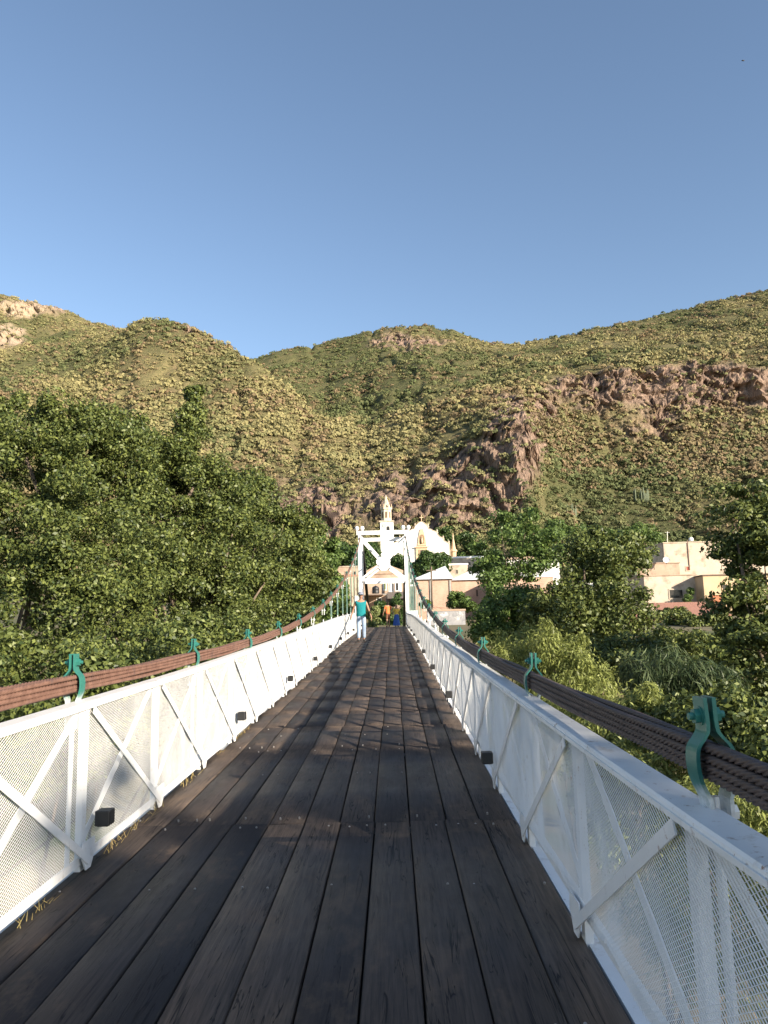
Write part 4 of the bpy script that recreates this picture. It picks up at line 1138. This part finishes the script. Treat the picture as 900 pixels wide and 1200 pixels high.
house('brick_house', 'peach brick house seen between the feathery tree and the large dark tree', 590, 648, 676, 715, 70, 7, BRICK, [(603, 608, 684, 694), (628, 634, 684, 694)], ROOF_WHITE, cop_h=.35)
house('white_house', 'white-roofed house behind the feathery tree', 595, 655, 655, 690, 104, 8, PLASTER_WHITE, [(612, 617, 662, 670), (630, 635, 662, 670)], PLASTER_PEACH, cop_h=.4)
house('white_house', 'small white house peeping through the leaves right of the feathery tree', 692, 726, 645, 690, 108, 7, PLASTER_WHITE, [(703, 708, 652, 660), (714, 719, 652, 660)], PLASTER_PEACH, cop_h=.4)
STONEW = surf('rubble_stone', (0.34, 0.33, 0.33), (0.20, 0.20, 0.21), 2.5, .9, .6, .06, stain=(.55, .54, .52), stain_lo=.56, stain_hi=.64, stain_scale=1.6)
x0, x1, z0, z1 = pxbox(501, 545, 715.5, 742, 66)
rw = thing('retaining_wall', 'grey rubble retaining wall with a peach coping below the brick house', 'wall', (x0, 66, z0))
MB().box((x0, 66, z0 - 2), (x1, 66.6, z1)).build('wall', STONEW, rw)
MB().box((x0 - .05, 65.95, z1 + .002), (x1 + .05, 66.65, z1 + .14)).build('coping', PLASTER_PEACH, rw)
pl = thing('utility_pole', 'wooden utility pole in front of the brick house', 'pole', tuple(at(506.5, 716, 70)))
a, b_ = at(506.5, 718, 70), at(505.3, 664, 70)
MB().tube([a, b_], [.1, .075], 8).build('pole', BARK, pl)
MB().bar(b_ + np.array([-.45, 0, -.35]), b_ + np.array([.45, 0, -.35]), .07, .08).build('crossarm', BARK, pl)

# houses at the right
h = house('cream_house', 'tall cream wall of the upper house at the right with rusty stains', 780, 850, 635, 672, 92, 8, PLASTER_CREAM, [(803.5, 808, 663, 669.5, surf('red_door', (.28, .06, .04), (.2, .05, .03), 3, .7, .1), 'door')], PLASTER_CREAM, cop_h=.12)
a = at(808.5, 668, 91.9); MB().box((a[0] - .04, 91.9, a[2]), (a[0] + .04, 91.98, a[2] + 3.6)).build('downpipe', ROPE, h)
house('cream_house', 'cream wall half hidden by the dark tree at the right edge', 851, 905, 648, 690, 96, 8, PLASTER_CREAM, [(872, 877, 660, 668)], PLASTER_CREAM)
house('peach_house', 'low peach house below the upper cream wall with a satellite dish', 748, 796, 660, 690, 84, 6, PLASTER_PEACH, [(752, 757, 674, 681)], PLASTER_PEACH, cop_h=.12)
h = house('stone_house', 'pale plastered house with a square dark window in the middle of the right houses', 757, 815, 674, 712, 76, 6.0, PLASTER_CREAM, [(784, 800.5, 690, 702)], PLASTER_PEACH, cop_h=.1)
house('tan_house', 'tan house projecting forward under the dark tree, its side wall in shade', 827, 912, 673, 714, 74, 4.6, PLASTER_TAN, [(846, 853, 684, 693), (880, 887, 684, 693)], DARKWOOD, cop_h=.12)


def lean_roof(label, px0, px1, py_top, py_bot, Y, dy):
    a, b_ = at(px0, py_bot, Y), at(px1, py_bot, Y); zt = at(px0, py_top, Y + dy)[2]
    rt = thing('lean_to_shed', label, 'shed', ((a[0] + b_[0]) / 2, Y, a[2] - 2))
    MB().add([(a[0], Y, a[2]), (b_[0], Y, a[2]), (b_[0] + .2, Y + dy, zt), (a[0] + .2, Y + dy, zt), (a[0], Y, a[2] - .1), (b_[0], Y, a[2] - .1), (b_[0] + .2, Y + dy, zt - .1), (a[0] + .2, Y + dy, zt - .1)],
             [(0, 1, 2, 3), (7, 6, 5, 4), (0, 4, 5, 1), (1, 5, 6, 2), (2, 6, 7, 3), (3, 7, 4, 0)]).build('roof', ROOF_RED, rt)
    MB().box((a[0] + .2, Y + .35, a[2] - 2.6), (b_[0] - .1, Y + dy - .1, a[2] - .12)).build('wall', PLASTER_PEACH, rt)


lean_roof('long red tiled lean-to roof below the pale plastered house', 786, 858, 706, 722, 66, 6.5)
lean_roof('short red tiled roof corner beside the large dark tree', 736, 775, 714, 729, 62, 5)
tree('garden_shrub', 'leafy shrub in front of the long red lean-to roof', 'shrub', (24, 61, -.6),
     [E_(795, 727, 60, 18, 14, 1), E_(822, 738, 58, 22, 16, 1), E_(781, 716, 63, 7, 12, .6), E_(845, 735, 58, 18, 16, 1)], LEAF_DARK, 60, 170, .1, 45, None, .06, (.3, .6))
tree('garden_shrub', 'small shrub against the side of the pale plastered house', 'shrub', (26, 75, .6),
     [E_(806, 702, 74.5, 5, 6, .4), E_(809, 694, 75, 3, 6, .3)], LEAF_MID, 22, 60, .09, 46, None, .03, (.2, .4))
TERRA = surf('terracotta', (.40, .15, .07), (.34, .12, .055), 4, .8, .1)
pt = thing('terracotta_planter', 'orange terracotta planter box on the wall by the pale plastered house', 'planter', tuple(at(848, 705, 73)))
x0, x1, z0, z1 = pxbox(836, 861, 697.5, 705, 73)
MB().box((x0, 73, z0), (x0 + 1.35, 73.5, z1)).box((x0 + 1.4, 73, z0 + .06), (x1, 73.45, z1 - .07)).build('box', TERRA, pt)
MB().box((x0 - .04, 72.96, z1 + .001), (x0 + 1.38, 73.54, z1 + .06)).build('rim', TERRA, pt)
dh = thing('satellite_dish', 'white satellite dish on the roof of the low peach house', 'satellite dish', tuple(at(781, 660, 83)))
c1 = at(781, 656.5, 83); dm = MB(); dd = Vector((-.25, -.85, .45)).normalized()
ax = dd.cross(Vector((0, 0, 1))).normalized(); ay = ax.cross(dd)
vs, fs = [], []
for i in range(5):
    r = .36 * i / 4
    for k in range(16):
        t_ = 2 * PI * k / 16; vs.append(Vector(c1) + ax * r * math.cos(t_) + ay * r * math.sin(t_) + dd * (r * r * .8))
for i in range(4):
    for k in range(16): fs.append((i * 16 + k, i * 16 + (k + 1) % 16, (i + 1) * 16 + (k + 1) % 16, (i + 1) * 16 + k))
dm.add(vs, fs).build('reflector', WHITE, dh, smooth=True)
MB().bar(c1, Vector(c1) + dd * .4, .03, .03).bar(c1 + np.array([0, .05, -.45]), c1 + np.array([0, .05, 0]), .04, .04, (0, 1, 0)).build('mount', BLACKP, dh)
for (px, py0, py1, Y, lab) in ((782, 634, 623, 92.2, 'thin antenna pole on the left corner of the upper cream wall'), (757, 672, 655, 84, 'thin pole on the roof of the low peach house')):
    a, b_ = at(px, py0 + 1, Y), at(px, py1, Y)
    an = thing('antenna_pole', lab, 'antenna', tuple(a)); MB().tube([a, b_], .04, 6).build('mast', STEEL, an)
    MB().bar(b_ + np.array([-.3, 0, -.1]), b_ + np.array([.3, 0, -.1]), .03, .03).build('crossbar', STEEL, an)
tk = thing('water_tank', 'small white water tank on the roof of the upper cream house', 'water tank', tuple(at(810, 634, 93)))
p = at(810, 634.0, 93) ; MB().lathe(p, [(.24, 0), (.26, .05), (.26, .32), (.2, .4), (.08, .44), (.08, .48)], 16).build('tank_body', WHITE, tk, smooth=True)

# street and hedge beyond the bridge
STREET = surf('cobbled_street', (.22, .2, .175), (.15, .135, .12), 3, .9, .4, .03)
sv = []
for Y in (55.4, 60, 66, 72, 78): sv += [(-2.4, Y, float(np.interp(Y, [55.4, 60, 78], [-.05, -.1, .9]))), (2.2, Y, float(np.interp(Y, [55.4, 60, 78], [-.05, -.1, .9])))]
tag(np_mesh('street', sv, [(2 * i, 2 * i + 1, 2 * i + 3, 2 * i + 2) for i in range(4)], STREET), kind='structure')
tree('hedge', 'dark clipped hedge behind the people at the end of the bridge', 'hedge', (-1.2, 68, .2),
     [E_(441, 722, 68, 12, 16, 1), E_(450, 716, 69, 8, 14, 1), E_(468, 712, 69, 10, 18, 1), E_(458, 728, 68, 14, 9, 1)], LEAF_ROUND, 60, 150, .11, 41, None, .05, (.3, .55))
tree('flowering_shrub', 'pale green leafy shrub beside the left black stay at the end of the bridge', 'shrub', (-1.9, 58, -.1),
     [E_(440, 722, 58, 5, 15, .4), E_(438, 730, 57.5, 6, 9, .4)], leaf_mat('pale_leaves', (.12, .15, .05), (.32, .36, .14), .3), 26, 90, .08, 42, None, .03, (.14, .26))
tree('garden_shrub', 'green shrub below the tan house left of the white end pillar', 'shrub', (-4.2, 56, -.6),
     [E_(395, 722, 56, 14, 16, 1), E_(408, 714, 57, 8, 10, 1), E_(380, 730, 55, 16, 16, 1)], LEAF_MID, 40, 150, .1, 43, None, .06, (.3, .6))
tree('garden_shrub', 'leafy shrub against the brick wall right of the utility pole', 'shrub', (5, 69, 0.5),
     [E_(535, 703, 69, 10, 9, 1), E_(548, 708, 69, 10, 10, 1), E_(498, 708, 70, 5, 8, .6)], LEAF_MID, 36, 130, .11, 44, None, .06, (.3, .55))


# ------------------------------------------------------------------ people
def fabric(name, c, c2=None, sc=6):
    return surf(name, c, c2 or tuple(q * .8 for q in c), sc, .85, .25, .01, spec=.2)


SKIN = surf('brown_skin', (.32, .17, .105), (.27, .14, .085), 6, .55, .05, .002)


def skin_chain(name, V, E, R, mat, parent, sub=2, root=0):
    me = bpy.data.meshes.new(name); me.from_pydata([tuple(v) for v in V], E, [])
    o = link(name, me, mat, parent)
    o.modifiers.new('skin', 'SKIN'); 
    for i, sv_ in enumerate(me.skin_vertices[0].data if me.skin_vertices else []):
        pass
    if not me.skin_vertices:
        bm = bmesh.new(); bm.from_mesh(me); bm.verts.layers.skin.verify(); bm.to_mesh(me); bm.free()
    for i, sv_ in enumerate(me.skin_vertices[0].data):
        r = R[i]; sv_.radius = r if isinstance(r, tuple) else (r, r); sv_.use_root = (i == root)
    s_ = o.modifiers.new('subdivision', 'SUBSURF'); s_.levels = sub; s_.render_levels = sub
    me.polygons.foreach_set('use_smooth', np.ones(len(me.polygons), bool)) if len(me.polygons) else None
    o.modifiers['skin'].use_smooth_shade = True
    return o


def person(label, loc, hgt, face, top_m, low_m, skirt=None, sleeves=False, cap=None, hair_m=None, stride=.18, arm_out=.18, short=False, glasses=False):
    k = hgt / 1.72
    rt = bpy.data.objects.new('person', None); COL.objects.link(rt); rt.location = loc; rt.rotation_euler = (0, 0, face)
    rt.scale = (k, k, k); tag(rt, label, 'person')
    # local: faces -y
    def lk(o):
        o.matrix_parent_inverse = Matrix.Identity(4); return o
    s = stride
    P = {'pel': (0, 0, .96), 'waist': (0, .005, 1.10), 'chest': (0, .0, 1.30), 'shl': (0, .0, 1.42), 'nk': (0, -.01, 1.50), 'hd0': (0, -.025, 1.57), 'hd1': (0, -.03, 1.64), 'hd2': (0, -.02, 1.71)}
    names = list(P); V = [P[n] for n in names]; R = [(.145, .105), (.125, .09), (.15, .10), (.13, .075), (.052, .056), (.068, .082), (.076, .096), (.05, .062)]
    Ed = [(i, i + 1) for i in range(7)]
    def addv(p, r, par):
        V.append(p); R.append(r); Ed.append((par, len(V) - 1)); return len(V) - 1
    legs = {}
    for sg, st in ((-1, -s), (1, s)):
        hip = addv((sg * .09, 0, .90), .088, 0)
        kn = addv((sg * .10, st * .45 - .03, .50), .056, hip)
        an = addv((sg * .105, st + .02, .10), .038, kn)
        addv((sg * .11, st - .0, .045), .038, an); addv((sg * .125, st - .15, .03), (.04, .026), len(V) - 1)
        legs[sg] = (hip, kn, an)
        sh = addv((sg * .185, .0, 1.405), .052, 3)
        el = addv((sg * (.21 + arm_out * .45), .02 - st * .2, 1.13), .038, sh)
        wr = addv((sg * (.22 + arm_out * .9), -.03 - st * .45, .89), .026, el)
        pm = addv((sg * (.225 + arm_out * .95), -.045 - st * .48, .83), (.018, .036), wr)
        for f_, (dy, ln) in enumerate(((-.03, .07), (-.011, .082), (.009, .076), (.027, .06))):
            a_ = addv((V[pm][0], V[pm][1] + dy, .795), .0095, pm); addv((V[pm][0] - sg * .012, V[pm][1] + dy - .004, .795 - ln), .0075, a_)
        a_ = addv((V[pm][0] - sg * .008, V[pm][1] - .042, .83), .011, pm); addv((V[pm][0] - sg * .014, V[pm][1] - .058, .785), .009, a_)
    lk(skin_chain('body', V, Ed, R, SKIN, rt))
    # shirt
    tv = [(0, .0, .84), (0, .003, .98), (0, .005, 1.12), (0, .0, 1.30), (0, 0, 1.415)]; tr_ = [(.195, .14), (.19, .135), (.18, .125), (.192, .132), (.165, .095)]
    te = [(i, i + 1) for i in range(4)]
    for sg in (-1, 1):
        tv.append((sg * .19, 0, 1.40)); tr_.append(.066); te.append((4, len(tv) - 1))
        if sleeves:
            e_ = np.array(V[[i for i, q in enumerate(V) if abs(q[2] - 1.13) < 1e-6 and q[0] * sg > 0][0]])
            m2 = np.array([sg * .19, 0, 1.40]) * .25 + e_ * .75
            tv.append(tuple(m2)); tr_.append(.058); te.append((len(tv) - 2, len(tv) - 1))
    lk(skin_chain('shirt', tv, te, tr_, top_m, rt))
    if skirt:
        b_ = MB(); n = 20
        for (r, z) in ((.15, .98), (.19, .84), (.225, .5), (.27, skirt)):
            for q in range(n):
                t_ = 2 * PI * q / n; rr = r * (1 + .05 * math.sin(5 * t_) * (1 - z))
                b_.v.append((rr * math.cos(t_) * 1.05, rr * math.sin(t_) * .85, z))
        for i in range(3):
            for q in range(n): b_.f.append((i * n + q, i * n + (q + 1) % n, (i + 1) * n + (q + 1) % n, (i + 1) * n + q))
        lk(b_.build('skirt', low_m, rt, smooth=True))
    else:
        pv = [(0, 0, .99), (0, 0, .93)]; pr = [(.158, .118), (.165, .125)]; pe = [(0, 1)]
        for sg in (-1, 1):
            hip, kn, an = legs[sg]
            pv.append(V[hip]); pr.append(.108); pe.append((1, len(pv) - 1))
            pv.append(V[kn]); pr.append(.078); pe.append((len(pv) - 2, len(pv) - 1))
            if not short:
                pv.append((V[an][0], V[an][1], .11)); pr.append(.068); pe.append((len(pv) - 2, len(pv) - 1))
        lk(skin_chain('trousers', pv, pe, pr, low_m, rt))
    # shoes
    for sg, st in ((-1, -s), (1, s)):
        lk(skin_chain('shoe', [(sg * .108, st + .03, .05), (sg * .115, st - .06, .048), (sg * .125, st - .16, .035)], [(0, 1), (1, 2)], [(.045, .05), (.05, .045), (.045, .032)], BLACKP, rt))
    # face
    hm = hair_m or fabric('dark_hair', (.02, .015, .012))
    lk(skin_chain('nose', [(0, -.118, 1.645), (0, -.132, 1.615)], [(0, 1)], [.010, .015], SKIN, rt, 1))
    for sg in (-1, 1):
        lk(skin_chain('ear', [(sg * .078, -.01, 1.65), (sg * .080, -.008, 1.61)], [(0, 1)], [(.009, .02), (.008, .016)], SKIN, rt, 1))
    lk(MB().box((-.026, -.118, 1.578), (.026, -.108, 1.588)).build('mouth', fabric('lip', (.2, .07, .06)), rt))
    if glasses:
        g_ = MB(); g_.box((-.066, -.128, 1.638), (-.008, -.112, 1.672)); g_.box((.008, -.128, 1.638), (.066, -.112, 1.672)); g_.box((-.008, -.126, 1.66), (.008, -.116, 1.668))
        g_.box((-.076, -.12, 1.66), (-.0665, .0, 1.668)); g_.box((.0665, -.12, 1.66), (.076, .0, 1.668)); lk(g_.build('sunglasses', BLACKP, rt))
    else:
        for sg in (-1, 1): lk(MB().lathe((sg * .03, -.108, 1.652), [(.003, -.009), (.011, -.004), (.011, .004), (.003, .009)], 8).build('eye', BLACKP, rt))
    if cap:
        c_ = MB(); c_.lathe((0, -.02, 1.675), [(.096, 0), (.098, .03), (.085, .07), (.055, .098), (.01, .11)], 16)
        c_.add([(-.075, -.10, 1.682), (.075, -.10, 1.682), (.05, -.20, 1.668), (-.05, -.20, 1.668), (-.075, -.10, 1.69), (.075, -.10, 1.69), (.05, -.20, 1.676), (-.05, -.20, 1.676)], [(3, 2, 1, 0), (4, 5, 6, 7), (0, 1, 5, 4), (1, 2, 6, 5), (2, 3, 7, 6), (3, 0, 4, 7)])
        lk(c_.build('cap', cap, rt, smooth=False))
    else:
        lk(skin_chain('hair', [(0, .0, 1.70), (0, .035, 1.66), (0, .055, 1.58), (0, .06, 1.46)], [(0, 1), (1, 2), (2, 3)], [(.084, .088), (.088, .078), (.08, .055), (.06, .035)], hm, rt))
    return rt


def on_deck(px, Y):
    x = at(px, 745, Y)[0]; return (float(x), Y, zd(Y) + .004)


person('person in a turquoise sleeveless shirt, light jeans, cap and sunglasses walking towards the camera', on_deck(423.5, 27.8), 1.72, 0.12,
       fabric('turquoise_cotton', (.012, .19, .21)), fabric('light_denim', (.34, .41, .50), (.17, .24, .36), 5), cap=fabric('grey_cap', (.22, .24, .30)), glasses=True, stride=.13, arm_out=.15)
person('person in an orange blouse and brown shorts at the far end of the bridge', on_deck(455.3, 49.5), 1.6, PI + .3,
       fabric('orange_cotton', (.72, .20, .07)), fabric('brown_cotton', (.16, .075, .045)), sleeves=True, short=True, stride=.1, arm_out=.12)
person('person in a yellow top and long blue skirt beside the one in orange', on_deck(465.2, 50.5), 1.42, .3,
       fabric('yellow_cotton', (.75, .52, .10)), fabric('blue_cotton', (.05, .12, .42)), skirt=.1, sleeves=True, stride=.05, arm_out=.1, hair_m=fabric('grey_hair', (.14, .13, .13)))

# bird
bd = thing('bird', 'small dark bird flying high in the sky at the upper right', 'bird', tuple(at(871, 71, 60)))
c = Vector(at(871, 71, 60))
bm_ = MB()
bm_.tube([c + Vector((-.17, 0, .0)), c + Vector((-.09, 0, .01)), c + Vector((0, 0, .0)), c + Vector((.09, 0, .01)), c + Vector((.13, 0, .02))], [.012, .04, .055, .035, .01], 8)
bm_.build('body', BLACKP, bd, smooth=True)
for s_, tip in ((1, (.06, .25, .22)), (-1, (-.05, -.25, -.2))):
    mid = (tip[0] * .55 + .02, tip[1] * .5, tip[2] * .5 + .03)
    a0, a1 = Vector((.07, 0, 0)), Vector((-.06, 0, 0))
    th = Vector((.01, .006, .01))
    vs = [c + a0, c + Vector(mid) + Vector((.05, 0, 0)), c + Vector(tip), c + Vector(mid) - Vector((.06, 0, 0)), c + a1]
    vs2 = [v - th for v in vs]
    bm_ = MB().add(vs + vs2, [(0, 1, 2, 3, 4), (9, 8, 7, 6, 5)] + [(i, (i + 1) % 5 + 5, (i + 1) % 5) for i in range(5)] + [(i, i + 5, (i + 1) % 5 + 5) for i in range(5)])
    bm_.build('wing', BLACKP, bd)
